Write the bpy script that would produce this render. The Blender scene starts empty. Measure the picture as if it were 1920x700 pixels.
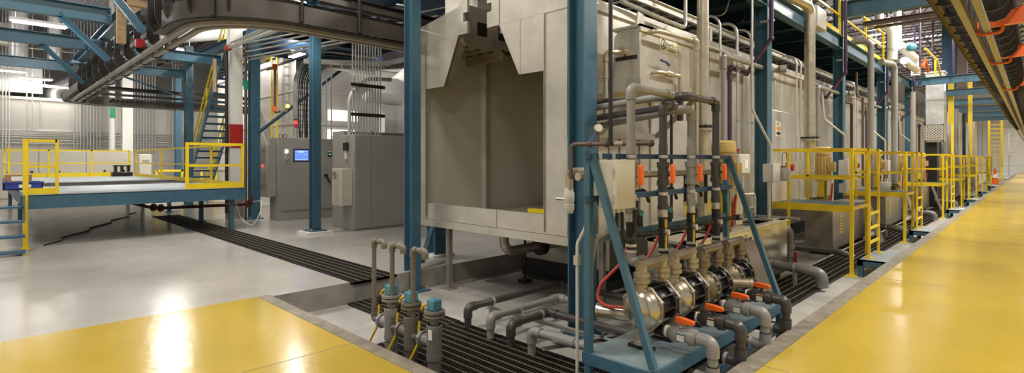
import bpy, math, random
from math import sin, cos, pi, radians
from mathutils import Vector, Matrix
random.seed(7)
C = bpy.context.scene.collection
SC = bpy.context.scene

# ------------------------------------------------------------------ materials
def mat(name, col, rough=0.5, metal=0.0, var=0.0, scale=3.0, bump=0.0, bscale=40.0, coat=0.0, emit=None, estr=0.0, col2=None, stretch=None, alpha=None):
    m = bpy.data.materials.new(name); m.use_nodes = True
    nt = m.node_tree; b = nt.nodes['Principled BSDF']
    b.inputs['Base Color'].default_value = (*col, 1)
    b.inputs['Roughness'].default_value = rough
    b.inputs['Metallic'].default_value = metal
    if coat: b.inputs['Coat Weight'].default_value = coat; b.inputs['Coat Roughness'].default_value = 0.12
    if emit:
        b.inputs['Emission Color'].default_value = (*emit, 1); b.inputs['Emission Strength'].default_value = estr
    if var or bump:
        tc = nt.nodes.new('ShaderNodeTexCoord'); src = tc.outputs['Object']
        if stretch:
            mp = nt.nodes.new('ShaderNodeMapping'); mp.inputs['Scale'].default_value = stretch
            nt.links.new(src, mp.inputs['Vector']); src = mp.outputs['Vector']
    if var:
        n = nt.nodes.new('ShaderNodeTexNoise'); n.inputs['Scale'].default_value = scale; n.inputs['Detail'].default_value = 6; n.inputs['Roughness'].default_value = .62
        nt.links.new(src, n.inputs['Vector'])
        r = nt.nodes.new('ShaderNodeValToRGB')
        lo = col2 if col2 else tuple(c*(1-var) for c in col)
        r.color_ramp.elements[0].position = .32; r.color_ramp.elements[1].position = .68
        r.color_ramp.elements[0].color = (*lo, 1); r.color_ramp.elements[1].color = (*[min(1, c*(1+var*.35)) for c in col], 1)
        nt.links.new(n.outputs['Fac'], r.inputs['Fac']); nt.links.new(r.outputs['Color'], b.inputs['Base Color'])
        mr = nt.nodes.new('ShaderNodeMapRange'); mr.inputs['To Min'].default_value = rough*.8; mr.inputs['To Max'].default_value = min(1, rough*1.25)
        nt.links.new(n.outputs['Fac'], mr.inputs['Value']); nt.links.new(mr.outputs['Result'], b.inputs['Roughness'])
    if bump:
        n2 = nt.nodes.new('ShaderNodeTexNoise'); n2.inputs['Scale'].default_value = bscale; n2.inputs['Detail'].default_value = 4
        nt.links.new(src, n2.inputs['Vector'])
        bp = nt.nodes.new('ShaderNodeBump'); bp.inputs['Strength'].default_value = bump; bp.inputs['Distance'].default_value = .02
        nt.links.new(n2.outputs['Fac'], bp.inputs['Height']); nt.links.new(bp.outputs['Normal'], b.inputs['Normal'])
    return m

def wave_bump(m, scale, axis='X', strength=.5, dist=.03):
    nt = m.node_tree; b = nt.nodes['Principled BSDF']
    tc = nt.nodes.new('ShaderNodeTexCoord'); w = nt.nodes.new('ShaderNodeTexWave'); w.bands_direction = axis
    w.inputs['Scale'].default_value = scale
    nt.links.new(tc.outputs['Object'], w.inputs['Vector'])
    bp = nt.nodes.new('ShaderNodeBump'); bp.inputs['Strength'].default_value = strength; bp.inputs['Distance'].default_value = dist
    nt.links.new(w.outputs['Fac'], bp.inputs['Height']); nt.links.new(bp.outputs['Normal'], b.inputs['Normal'])
    return m

M = {}
M['floor']   = mat('grey_epoxy_floor', (.48,.452,.41), .20, 0, .16, .7, .10, 9)
M['yellow_floor'] = mat('yellow_epoxy_floor', (.55,.385,.042), .18, 0, .10, .8, .10, 9)
M['pit']     = mat('pit_concrete', (.47,.45,.41), .38, 0, .38, 1.6, .12, 30)
M['curb']    = mat('curb_concrete', (.27,.23,.17), .6, 0, .45, 7, .3, 60)
M['pitwall'] = mat('pit_wall_concrete', (.34,.32,.28), .6, 0, .3, 3, .2, 30)
M['blue']    = mat('blue_steel_paint', (.052,.132,.19), .36, 0, .14, 5, .05, 60)
M['blue_deck'] = wave_bump(mat('blue_deck_plate', (.40,.45,.48), .4, .2, .15, 6), 26, 'DIAGONAL', .4)
M['blue_tread'] = wave_bump(mat('blue_tread_plate', (.05,.15,.24), .35, .2, .15, 6), 30, 'DIAGONAL', .6)
M['navy']    = mat('dark_blue_steel', (.018,.055,.11), .5, 0, .2, 3)
M['yellow']  = mat('yellow_rail_paint', (.90,.65,.018), .35, 0, .06, 6)
M['ss']      = mat('stainless_panel', (.70,.655,.555), .30, .6, .24, 1.5, .30, 1.7)
M['ss_in']   = mat('stainless_inside', (.74,.71,.60), .24, .25, .07, .8, .45, 1.1)
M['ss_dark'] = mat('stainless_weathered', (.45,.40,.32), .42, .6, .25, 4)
M['ss_mirror'] = mat('stainless_mirror', (.72,.68,.60), .13, 1.0, .06, 2, .25, 1.1)
M['galv']    = mat('galvanised_steel', (.62,.61,.57), .38, .7, .15, 12)
M['galv_br'] = mat('bright_galvanised_duct', (.80,.80,.78), .3, .6, .1, 6, .3, 8)
M['pipe_ss'] = mat('stainless_pipe', (.58,.52,.40), .35, .75, .2, 9)
M['pvc']     = mat('grey_pvc', (.20,.19,.17), .33, 0, .08, 8)
M['pvc_lt']  = mat('light_grey_pvc', (.275,.265,.245), .33, 0, .06, 8)
M['pvc_dk']  = mat('dark_grey_pvc', (.062,.056,.05), .3, 0, .1, 8)
M['pvc_mid'] = mat('brown_grey_pvc', (.17,.15,.115), .35, 0, .1, 8)
M['black']   = mat('black_plastic', (.013,.012,.011), .35)
M['rubber']  = mat('black_rubber', (.022,.020,.018), .55)
M['iron']    = mat('dark_iron', (.035,.030,.026), .45, .4, .25, 10)
M['grate']   = mat('grate_bars', (.040,.033,.026), .5, .2, .2, 8)
M['grate_rod'] = mat('grate_rods', (.22,.195,.15), .4, .4)
M['trench']  = mat('trench_dark', (.014,.012,.010), .8)
M['cab']     = mat('grey_cabinet_enamel', (.33,.315,.28), .4, .1, .05, 3)
M['cab_lt']  = mat('beige_cabinet_enamel', (.52,.49,.42), .42, 0, .05, 3)
M['cream']   = mat('cream_enamel', (.60,.57,.48), .4, 0, .05, 3)
M['greybox'] = mat('light_grey_enamel', (.55,.54,.49), .4, 0, .06, 4)
M['white']   = mat('white_paint', (.82,.80,.75), .45, 0, .05, 2)
M['panel']   = mat('white_wall_panel', (.60,.58,.53), .42, .15, .10, .8)
M['oven']    = mat('oven_panel', (.57,.545,.495), .4, .25, .08, .9)
M['roof']    = wave_bump(mat('roof_deck_white', (.68,.66,.72), .5, 0, .05, 2), 2.2, 'Y', .8, .06)
M['joist']   = mat('joist_dark', (.10,.085,.085), .5, .1)
M['red']     = mat('red_paint', (.42,.022,.018), .4)
M['pipe_red'] = mat('dark_red_pipe', (.12,.02,.015), .45, 0, .2, 9)
M['redhose'] = mat('red_hose', (.50,.055,.035), .4)
M['orange']  = mat('orange_handle', (.88,.14,.012), .38)
M['orange_steel'] = mat('orange_steel', (.72,.13,.025), .42, 0, .1, 5)
M['motor']   = mat('tan_motor_paint', (.60,.43,.16), .42, 0, .08, 4)
M['bronze']  = mat('bronze_pump_body', (.46,.39,.285), .36, .75, .22, 7, .15, 60)
M['bronze_dk'] = mat('dark_bronze_pump', (.27,.22,.15), .38, .7, .25, 7, .15, 60)
M['dome']    = mat('polished_pump_cap', (.62,.56,.45), .24, .85, .14, 4)
M['conv']    = mat('dark_conveyor_steel', (.040,.036,.032), .36, .4, .2, 5)
M['conv_lt'] = mat('conveyor_guard_steel', (.10,.088,.076), .36, .6, .2, 3)
M['tan']     = mat('tan_rail_steel', (.36,.33,.285), .5, .1, .18, 8)
M['purple']  = mat('purple_pipe_paint', (.065,.030,.075), .35)
M['brown']   = mat('brown_steel_primer', (.12,.075,.06), .5, 0, .1, 4)
M['wood']    = mat('plywood', (.50,.36,.20), .55, 0, .25, 6, 0, 0, 0, None, 0, (.36,.24,.13), (1,1,8))
M['board']   = mat('grey_brown_board', (.37,.31,.235), .45, .35, .22, 5, 0, 0, 0, None, 0, None, (6,6,1))
M['teal']    = mat('teal_actuator', (.07,.235,.31), .4, 0, .1, 6)
M['cable_y'] = mat('yellow_cable', (.80,.52,.02), .4)
M['chain']   = mat('worn_chain', (.15,.115,.055), .6, .3, .5, 30)
M['cardboard'] = mat('brown_cardboard', (.34,.20,.105), .7, 0, .1, 5)
M['bluebin'] = mat('blue_plastic_bin', (.03,.055,.28), .35)
M['label_y'] = mat('yellow_label', (.82,.62,.02), .5)
M['label_w'] = mat('white_label', (.85,.82,.72), .5)
M['label_o'] = mat('orange_label', (.85,.36,.03), .5)
M['green']   = mat('green_lettering', (.50,.66,.12), .5)
M['dgreen']  = mat('dark_green_lettering', (.08,.12,.05), .5)
M['signgreen'] = mat('green_sign', (.02,.30,.12), .5)
M['screen']  = mat('lit_blue_screen', (.05,.10,.6), .3, emit=(.16,.30,1.0), estr=1.1)
M['screen_t'] = mat('lit_pale_screen', (.3,.4,.8), .3, emit=(.42,.58,1.0), estr=1.3)
M['lampw']   = mat('lit_white_lamp', (1,1,1), .3, emit=(.9,.93,1), estr=14)
M['lampr']   = mat('lit_red_lamp', (.8,.05,.03), .3, emit=(1,.03,.02), estr=3)
M['lampa']   = mat('lit_amber_lamp', (.9,.5,.05), .3, emit=(1,.45,.04), estr=8)
M['lampg']   = mat('lit_green_display', (.1,.5,.4), .3, emit=(.15,.85,.65), estr=1.2)
M['tube']    = mat('lit_tube', (1,1,1), .3, emit=(1,.95,.86), estr=16)
M['winlit']  = mat('lit_window_pane', (1,1,1), .3, emit=(1,.97,.9), estr=1.6)
M['glass']   = mat('gauge_face', (.75,.72,.65), .15)

# ------------------------------------------------------------------ mesh builder
class MB:
    def __init__(s): s.v = []; s.f = []; s.mi = []; s.cur = 0
    def _add(s, vs, fs):
        o = len(s.v); s.v += [tuple(v) for v in vs]
        s.f += [tuple(i+o for i in f) for f in fs]; s.mi += [s.cur]*len(fs)
        return s
    def box(s, x0,x1,y0,y1,z0,z1):
        if x0>x1: x0,x1=x1,x0
        if y0>y1: y0,y1=y1,y0
        if z0>z1: z0,z1=z1,z0
        v=[(x0,y0,z0),(x1,y0,z0),(x1,y1,z0),(x0,y1,z0),(x0,y0,z1),(x1,y0,z1),(x1,y1,z1),(x0,y1,z1)]
        return s._add(v,[(0,3,2,1),(4,5,6,7),(0,1,5,4),(1,2,6,5),(2,3,7,6),(3,0,4,7)])
    def quad(s,a,b,c,d): return s._add([a,b,c,d],[(0,1,2,3)])
    def prism(s, poly, a, b, axis='y'):
        # poly: 2-D outline in the plane across 'axis', extruded from a to b
        def P(u,v,t): return {'x':(t,u,v),'y':(u,t,v),'z':(u,v,t)}[axis]
        n=len(poly); vs=[P(u,v,a) for u,v in poly]+[P(u,v,b) for u,v in poly]
        fs=[tuple(range(n)),tuple(range(2*n-1,n-1,-1))]+[(i,i+n,(i+1)%n+n,(i+1)%n) for i in range(n)]
        return s._add(vs,fs)
    def frame(s,p,q,up=(0,0,1)):
        p=Vector(p);q=Vector(q);d=(q-p).normalized();u=Vector(up)
        if abs(d.dot(u))>.98: u=Vector((1,0,0))
        a=d.cross(u).normalized(); b=a.cross(d).normalized()
        return p,q,a,b
    def bar(s,p,q,w,h,up=(0,0,1)):
        return s.section(p,q,[(-w/2,-h/2),(w/2,-h/2),(w/2,h/2),(-w/2,h/2)],up)
    def section(s,p,q,poly,up=(0,0,1)):
        p,q,a,b=s.frame(p,q,up); n=len(poly)
        vs=[p+a*u+b*v for u,v in poly]+[q+a*u+b*v for u,v in poly]
        fs=[tuple(range(n-1,-1,-1)),tuple(range(n,2*n))]+[(i,(i+1)%n,(i+1)%n+n,i+n) for i in range(n)]
        return s._add(vs,fs)
    def ibeam(s,p,q,b,h,up=(0,0,1),tf=.016,tw=.011):
        B=b/2;H=h/2;w=tw/2
        return s.section(p,q,[(-B,-H),(B,-H),(B,-H+tf),(w,-H+tf),(w,H-tf),(B,H-tf),(B,H),(-B,H),(-B,H-tf),(-w,H-tf),(-w,-H+tf),(-B,-H+tf)],up)
    def channel(s,p,q,b,h,up=(0,0,1),t=.012,flip=1):
        B=b*flip;H=h/2;T=t*flip
        return s.section(p,q,[(0,-H),(B,-H),(B,-H+t),(T,-H+t),(T,H-t),(B,H-t),(B,H),(0,H)],up)
    def angle(s,p,q,a,t=.008,up=(0,0,1),fx=1,fy=1):
        return s.section(p,q,[(0,0),(a*fx,0),(a*fx,t*fy),(t*fx,t*fy),(t*fx,a*fy),(0,a*fy)],up)
    def tube(s, pts, r, bend=0.0, n=10, caps=True, r2=None):
        P=[Vector(p) for p in pts]; path=[]
        if bend>0 and len(P)>2:
            path.append(P[0])
            for i in range(1,len(P)-1):
                a=(P[i-1]-P[i]);b=(P[i+1]-P[i]); la=a.length;lb=b.length;a.normalize();b.normalize()
                ang=a.angle(b)
                if ang>3.10: path.append(P[i]); continue
                t=min(bend/math.tan(ang/2), la*.49, lb*.49); rr=t*math.tan(ang/2)
                bis=(a+b).normalized(); cen=P[i]+bis*(rr/sin(ang/2))
                s0=P[i]+a*t-cen; s1=P[i]+b*t-cen; tot=s0.angle(s1); ax=s0.cross(s1).normalized()
                k=max(3,int(tot/(pi/14)))
                for j in range(k+1): path.append(cen+Matrix.Rotation(tot*j/k,3,ax)@s0)
            path.append(P[-1])
        else: path=P
        m=len(path); vs=[]
        d=(path[1]-path[0]).normalized(); ref=Vector((0,0,1)) if abs(d.z)<.9 else Vector((1,0,0))
        a=d.cross(ref).normalized()
        for i in range(m):
            if i==0: t=path[1]-path[0]
            elif i==m-1: t=path[-1]-path[-2]
            else: t=(path[i]-path[i-1]).normalized()+(path[i+1]-path[i]).normalized()
            t.normalize(); a=(a-t*a.dot(t)).normalized(); b=t.cross(a)
            rr=r if r2 is None else r+(r2-r)*i/(m-1)
            for j in range(n):
                th=2*pi*j/n; vs.append(path[i]+a*(rr*cos(th))+b*(rr*sin(th)))
        fs=[(i*n+j,i*n+(j+1)%n,(i+1)*n+(j+1)%n,(i+1)*n+j) for i in range(m-1) for j in range(n)]
        if caps: fs+=[tuple(range(n-1,-1,-1)),tuple(range((m-1)*n,m*n))]
        return s._add(vs,fs)
    def cyl(s,p,q,r,n=16,r2=None): return s.tube([p,q],r,0,n,True,r2)
    def lathe(s,p,q,prof,n=20):
        # prof: list of (t along p->q in metres, radius)
        p,q,a,b=s.frame(p,q); d=(q-p).normalized(); vs=[]
        for t,r in prof:
            for j in range(n):
                th=2*pi*j/n; vs.append(p+d*t+a*(r*cos(th))+b*(r*sin(th)))
        m=len(prof)
        fs=[(i*n+j,(i+1)*n+j,(i+1)*n+(j+1)%n,i*n+(j+1)%n) for i in range(m-1) for j in range(n)]
        fs+=[tuple(range(n)),tuple(range(m*n-1,(m-1)*n-1,-1))]
        return s._add(vs,fs)
    def sphere(s,c,r,n=10,sz=1):
        vs=[];m=n//2+1
        for i in range(m+1):
            ph=-pi/2+pi*i/m
            for j in range(n): vs.append((c[0]+r*cos(ph)*cos(2*pi*j/n),c[1]+r*cos(ph)*sin(2*pi*j/n),c[2]+r*sz*sin(ph)))
        return s._add(vs,[(i*n+j,i*n+(j+1)%n,(i+1)*n+(j+1)%n,(i+1)*n+j) for i in range(m) for j in range(n)])
    def sweep(s, path, sect, closed_ends=True):
        # horizontal path [(x,y)], section polygon [(offset to the right of travel, z)]
        n=len(sect); m=len(path); vs=[]
        for i,(x,y) in enumerate(path):
            a=path[max(i-1,0)]; b=path[min(i+1,m-1)]; dx,dy=b[0]-a[0],b[1]-a[1]; L=math.hypot(dx,dy); nx,ny=dy/L,-dx/L
            vs+=[(x+nx*o,y+ny*o,z) for o,z in sect]
        fs=[(i*n+j,i*n+(j+1)%n,(i+1)*n+(j+1)%n,(i+1)*n+j) for i in range(m-1) for j in range(n)]
        fs+=[tuple(range(n-1,-1,-1)),tuple(range((m-1)*n,m*n))]
        return s._add(vs,fs)
    def build(s,name,m,parent=None,smooth=True,bevel=0):
        me=bpy.data.meshes.new(name)
        vs=s.v; base=Vector((0,0,0)); o=bpy.data.objects.new(name,me); C.objects.link(o)
        if parent is not None:
            r=parent
            while r.parent is not None: r=r.parent
            base=r.location.copy(); o.parent=parent
        else:
            xs=[v[0] for v in vs];ys=[v[1] for v in vs];zs=[v[2] for v in vs]
            base=Vector(((min(xs)+max(xs))/2,(min(ys)+max(ys))/2,min(zs))); o.location=base
        if parent is not None and parent.type=='MESH' and parent.parent is None: pass
        me.from_pydata([(v[0]-base.x,v[1]-base.y,v[2]-base.z) for v in vs],[],s.f)
        mats=m if isinstance(m,(list,tuple)) else [m]
        for mm in mats: me.materials.append(mm)
        if len(mats)>1: me.polygons.foreach_set('material_index',s.mi)
        if smooth:
            me.polygons.foreach_set('use_smooth',[True]*len(me.polygons)); me.update()
            try: me.set_sharp_from_angle(angle=radians(32))
            except Exception: pass
        if bevel:
            bv=o.modifiers.new('bevel','BEVEL'); bv.width=bevel; bv.segments=2; bv.limit_method='ANGLE'
        me.update()
        return o

def box(*a): return MB().box(*a)
def tag(o,label,cat,group=None,kind=None):
    if label: o['label']=label
    if cat: o['category']=cat
    if group: o['group']=group
    if kind: o['kind']=kind
    return o
def thing(name,label,cat,loc,group=None):
    o=bpy.data.objects.new(name,None); C.objects.link(o); o.location=loc; o.empty_display_size=.1
    return tag(o,label,cat,group)
def struct(name,mb,m): return tag(mb.build(name,m),None,None,None,'structure')
def dup(root,d,label=None,group=None):
    def rec(o,par):
        c=o.copy(); C.objects.link(c)
        if par is not None: c.parent=par
        for ch in o.children: rec(ch,c)
        return c
    r=rec(root,None); r.location=Vector(root.location)+Vector(d)
    if label: r['label']=label
    if group: r['group']=group
    return r
def pvc(name,pts,r,mpipe,parent,melb=None,k=1.28,n=12):
    """pipe run of straight lengths with a socket elbow at every corner"""
    MB().tube(pts,r,r*1.3,n).build(name,mpipe,parent)
    P=[Vector(p) for p in pts]
    for i in range(1,len(P)-1):
        a=(P[i-1]-P[i]).normalized();b=(P[i+1]-P[i]).normalized()
        MB().tube([P[i]+a*r*2.9,P[i],P[i]+b*r*2.9],r*k,r*1.5,n).build('elbow',melb or mpipe,parent)
def clamp(p,axis,r,parent,m=None,name='clamp'):
    p=Vector(p);d=Vector(axis)
    MB().cyl(p-d*.014,p+d*.014,r*1.22,14).build(name,m or M['galv'],parent)
def flange(mb,p,axis,r,t=.02,bolts=8,rb=None):
    p=Vector(p);d=Vector(axis).normalized(); mb.cyl(p-d*t/2,p+d*t/2,r,22)
    _,_,a,b=mb.frame(p,p+d)
    for i in range(bolts):
        th=2*pi*i/bolts; c=p+(a*cos(th)+b*sin(th))*(rb or r*.82); mb.cyl(c-d*t,c+d*t,r*.09,6)
LAMP_W=430; WORLD=.5; EXPO=-.1
# ------------------------------------------------------------------ the setting
TX0,TX1,TY0,TY1=-18.8,-6.75,3.62,4.36            # drain trench in the main floor
m=MB()
for x0,x1,y0,y1 in [(-45,-6.85,-14,2.43),(-45,TX1,2.43,TY0),(-45,TX1,TY1,95),(-45,TX0,TY0,TY1)]:
    m.quad((x0,y0,0),(x1,y0,0),(x1,y1,0),(x0,y1,0))
for a,b,c,d in [((TX0,TY0),(TX1,TY0),(TX1,TY0),(TX0,TY0)),((TX0,TY1),(TX1,TY1),(TX1,TY1),(TX0,TY1))]:
    m.quad((*a,0),(*b,0),(*c,-.2),(*d,-.2))
m.quad((TX0,TY0,-.2),(TX1-.1,TY0,-.2),(TX1-.1,TY1,-.2),(TX0,TY1,-.2))
struct('floor',m,M['floor'])
m=MB()
m.quad((-6.85,-14,0),(16,-14,0),(16,2.43,0),(-6.85,2.43,0)); m.quad((-1.59,2.43,0),(16,2.43,0),(16,95,0),(-1.59,95,0))
struct('floor_walkway',m,M['yellow_floor'])
m=MB(); m.quad((-6.75,2.57,-.3),(-1.75,2.57,-.3),(-1.75,90,-.3),(-6.75,90,-.3)); struct('floor_pit',m,M['pit'])
m=MB(); m.box(-6.85,-6.75,2.43,TY0,-.34,-.001).box(-6.85,-6.75,TY1,90,-.34,-.001).box(-6.85,-6.75,TY0,TY1,-.34,-.045); struct('wall_pit_left',m,M['pitwall'])
m=MB(); m.box(-6.75,-1.75,2.47,2.57,-.34,-.002); struct('wall_pit_front',m,M['pitwall'])
m=MB(); m.box(-1.75,-1.66,2.43,90,-.34,-.002); struct('wall_pit_right',m,M['pitwall'])
m=MB(); m.box(-6.85,-1.59,2.43,2.57,-.05,.004).box(-1.75,-1.59,2.57,90,-.05,.004); struct('trim_1',m,M['curb'])
# floor joints
m=MB()
for y in (-1.6,): m.box(-6.85,15,y-.004,y+.004,0,.0012)
m.box(-4.5,-4.492,-12,2.43,0,.0012)
for y in (4.55,9.1,13.7,18.2,22.8,27.4): m.box(-1.59,15,y-.004,y+.004,0,.0012)
struct('trim_2',m,M['curb'])
# shell
RZ=9.6
m=MB(); m.box(-46,16,-14,95,RZ,RZ+.1); struct('ceiling',m,M['roof'])
m=MB(); m.box(-46,-45.7,-14,95,0,RZ); 
for i in range(60): m.box(-45.7,-45.64,-13+i*1.8,-12.96+i*1.8,0,RZ)
struct('wall_left',m,M['panel'])
m=MB(); m.box(-46,16,94.7,95,0,RZ)
for i in range(120): m.box(-45+i*.5,-44.94+i*.5,94.64,94.7,0,RZ)
struct('wall_far',m,M['panel'])
# open-web roof joists, each one a thing
def joist(y,x0,x1,z0,z1,first):
    m=MB(); m.bar((x0,y,z1),(x1,y,z1),.09,.07).bar((x0,y,z0),(x1,y,z0),.09,.07)
    n=int((x1-x0)/.62)
    for i in range(n):
        xa=x0+(x1-x0)*i/n; xb=x0+(x1-x0)*(i+1)/n; zz=(z0,z1) if i%2==0 else (z1,z0)
        m.bar((xa,y,zz[0]),(xb,y,zz[1]),.035,.035)
    o=m.build('roof_joist',M['joist'],None,False)
    return tag(o,'dark open-web steel joist under the pale roof deck','roof joist','roof joists above the line')
for i in range(38): joist(14+i*1.5,-8,16,8.35,9.1,i==0)
for i in range(5): joist(-3.5+i*4.2,-45,-10,8.5,9.2,False)
# columns --------------------------------------------------------------
def column(x,y,z0,z1,label,group,b=.25,h=.25,turn=0,base=True,m_='blue',kicks=()):
    r=thing('steel_column',label,'column',(x,y,z0),group)
    up=(1,0,0) if not turn else (0,1,0)
    MB().ibeam((x,y,z0),(x,y,z1),b,h,up,.018,.013).build('shaft',M[m_],r)
    if base:
        m=MB(); m.box(x-.2,x+.2,y-.2,y+.2,z0,z0+.025); m.build('base_plate',M[m_],r)
        for sx in (-1,1):
            for sy in (-1,1):
                MB().cyl((x+sx*.165,y+sy*.165,z0+.02),(x+sx*.165,y+sy*.165,z0+.075),.014,8).lathe((x+sx*.165,y+sy*.165,z0+.025),(x+sx*.165,y+sy*.165,z0+.05),[(0,.026),(.022,.026)],6).build('anchor_bolt',M['galv'],r)
    return r
column(-3.66,4.83,-.3,7.2,'wide blue steel column standing in the pit at the right front corner of the stainless booth','blue columns along the booth',.235,.235,0)
column(-6.76,4.66,-.3,7.2,'blue steel column standing in the pit at the left front corner of the stainless booth','blue columns along the booth',.17,.20,0)
names=['between the tan motor and the first yellow access platform','behind the first yellow access platform with the blue step','behind the second yellow access platform','carrying the nearest blue beam across the yellow aisle','carrying the second blue beam across the yellow aisle','carrying the third blue beam across the yellow aisle','carrying the fourth blue beam across the yellow aisle','carrying the fifth blue beam across the yellow aisle','carrying the farthest blue beam across the yellow aisle']
ys=[10.45,15.9,21.3,26.65,32.05,37.5,43.0,48.4,53.9]
for k,(y,n) in enumerate(zip(ys,names)):
    column(-3.66,y,-.3,(7.2 if k<2 else 4.98),'blue steel column '+n,'blue columns along the booth',.235,.235,0)
# column footing and the three columns on the left
r=column(-11.9,5.5,.05,7,'blue steel column on a pale grout pad in front of the grey control cabinets','blue columns on the left floor',.2,.2,0)
MB().prism([(-12.2,5.2),(-11.6,5.2),(-11.6,5.8),(-12.2,5.8)],0,.05,'z').build('grout_pad',M['white'],r)
column(-16.0,5.58,.0,7,'dark blue steel column between the white red-banded column and the grey control cabinets','blue columns on the left floor',.25,.25,0)
column(-22.2,5.45,.0,5.9,'light blue steel column beside the foot of the blue stair','blue columns on the left floor',.25,.25,0)
column(-30.0,6.9,.0,5.9,'thin blue steel column far behind the loading platform, left of the stair','blue columns on the left floor',.25,.25,0)
# white building columns
r=thing('building_column','white column with a wide red band, beside the blue stair','column',(-16.45,5.2,0))
x,y=-16.45,5.2
MB().ibeam((x,y,0),(x,y,RZ),.34,.30,(1,0,0),.03,.03).build('shaft',M['white'],r)
MB().box(x-.175,x+.175,y-.175,y+.175,2.05,2.72).build('red_band',M['red'],r)
MB().box(x-.19,x+.19,y-.19,y+.19,0,.85).build('guard',M['ss_dark'],r)
r=thing('building_column','far white column with a small green sign, behind the loading platform','column',(-31,5.0,0))
x,y=-31,5.0
MB().ibeam((x,y,0),(x,y,RZ),.42,.42,(1,0,0),.04,.03).build('shaft',M['white'],r)
MB().cyl((x-.2,y-.55,0),(x-.2,y-.55,RZ),.12,14).build('downpipe',M['white'],r)
MB().box(x-.07,x-.05,y-.66,y-.44,3.7,4.2).build('sign',M['signgreen'],r)
r=thing('building_column','dark roof column rising beyond the white duct above the line','column',(-2.9,34,5.2))
MB().box(-3.3,-2.75,33.7,34.2,5.2,9.2).build('shaft',M['navy'],r); MB().box(-2.70,-2.35,33.7,34.2,5.2,9.2).build('face_plate',M['brown'],r)

# ------------------------------------------------------------------ gratings
def grating(x0,x1,y0,y1,z,along,label,group,rods=8,pitch=.04,name='floor_grating'):
    r=thing(name,label,'grating',((x0+x1)/2,(y0+y1)/2,z),group)
    MB().box(x0+.004,x1-.004,y0+.004,y1-.004,z+.001,z+.004).build('dark_recess_sheet',M['trench'],r)  # near-black sheet stands in for the dark recess under the bars
    m=MB()
    def bars(a0,a1,step,w,zt,mb,acrossx):
        n=max(2,int(round((a1-a0)/step)))
        for i in range(n+1):
            a=a0+(a1-a0-w)*i/n
            if acrossx: mb.box(a,a+w,y0,y1,z+.004,zt)
            else: mb.box(x0,x1,a,a+w,z+.004,zt)
    bars(x0 if along=='x' else y0, x1 if along=='x' else y1, pitch,.009,z+.034,m,along=='x')
    m.box(x0,x0+.012,y0,y1,z+.004,z+.036).box(x1-.012,x1,y0,y1,z+.004,z+.036).box(x0,x1,y0,y0+.012,z+.004,z+.036).box(x0,x1,y1-.012,y1,z+.004,z+.036)
    m.build('bearing_bars',M['grate'],r,False)
    k=MB(); n=rods
    for i in range(1,n):
        if along=='x': a=y0+(y1-y0)*i/n; k.box(x0,x1,a-.006,a+.006,z+.028,z+.038)
        else: a=x0+(x1-x0)*i/n; k.box(a-.006,a+.006,y0,y1,z+.028,z+.038)
    k.build('cross_rods',M['grate_rod'],r,False)
    return r
n=6; L=(TX1+.06-TX0)/n
order=['overhanging the pit edge','second from the pit edge','third from the pit edge','fourth from the pit edge','fifth from the pit edge','farthest from the pit, under the loading platform']
for i in range(n):
    x1=TX1+.06-i*L
    grating(x1-L+.01,x1,TY0+.02,TY1-.02,-.028,'x','dark floor drain grating in the grey floor, '+order[i],'drain gratings in the grey floor',6,.05)
grating(-6.70,-5.0,3.56,4.14,-.3,'x','dark pit grating at the left pit wall below the overhanging floor drain','gratings on the pit floor',6)
grating(-4.99,-3.02,2.62,4.12,-.3,'x','wide dark pit grating under the three grey probe valves','gratings on the pit floor',14)
grating(-3.01,-2.2,2.62,4.12,-.3,'x','dark pit grating under the near end of the blue pump stand','gratings on the pit floor',14)
yy=[4.13,6.1,8.1,10.1,12.1,14.1,16.1,18.1,20.1,22.1,24.1,28.1,32.1,38.1]
where=['under the blue pump stand','under the far end of the blue pump stand','beside the open stainless tank','at the first blue step','beside the first covered tank','between the first and second blue steps','beyond the second blue step','beside the third covered tank','before the third blue step','at the third blue step','beyond the third blue step','before the fourth blue step','before the fifth blue step']
for i in range(13):
    grating(-2.98,-2.34,yy[i],yy[i+1]-.01,-.3,'y','dark pit grating strip '+where[i],'gratings on the pit floor',6,.05 if i<6 else .1)

# ------------------------------------------------------------------ loading platform
PZ=1.03
r=thing('loading_platform','blue raised loading platform with yellow rails and steps on the left','platform',(-20,2.6,0))
MB().box(-27.2,-20.4,.62,4.58,PZ-.03,PZ).build('deck_plate',M['blue_deck'],r); MB().box(-17.6,-13.75,.62,4.58,PZ-.03,PZ).build('deck_plate',M['blue_deck'],r)
m=MB(); m.box(-20.4,-17.6,.64,4.56,PZ-.035,PZ-.03)
m2=MB()
for i in range(70): a=.64+i*(3.92/70); m2.box(-20.4,-17.6,a,a+.02,PZ-.03,PZ)
for i in range(16): a=-20.39+i*.185; m2.box(a,a+.012,.64,4.56,PZ-.03,PZ-.002)
m.build('drip_tray',M['trench'],r); m2.build('deck_grating',M['grate'],r,False)
m=MB(); m.channel((-13.75,.55,PZ-.15),(-13.75,4.6,PZ-.15),.09,.27,(0,0,1),.018,-1); m.build('edge_beam',M['blue'],r)
MB().box(-27.2,-13.85,.60,.66,PZ-.27,PZ-.03).build('edge_beam',M['blue'],r)
MB().box(-27.2,-13.85,4.52,4.58,PZ-.27,PZ-.03).build('edge_beam',M['blue'],r)
for i in range(5): MB().ibeam((-16-i*2.5,.66,PZ-.13),(-16-i*2.5,4.5,PZ-.13),.12,.2).build('joist',M['blue'],r)
for x,y in [(-14.0,4.35),(-16.5,4.35),(-20,4.35),(-24,4.35),(-26.8,4.35),(-20,.8),(-26.8,.8)]:
    q=MB().box(x-.05,x+.05,y-.05,y+.05,0,PZ-.27); q.box(x-.1,x+.1,y-.1,y+.1,0,.015); q.build('leg',M['blue'],r)
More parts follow.
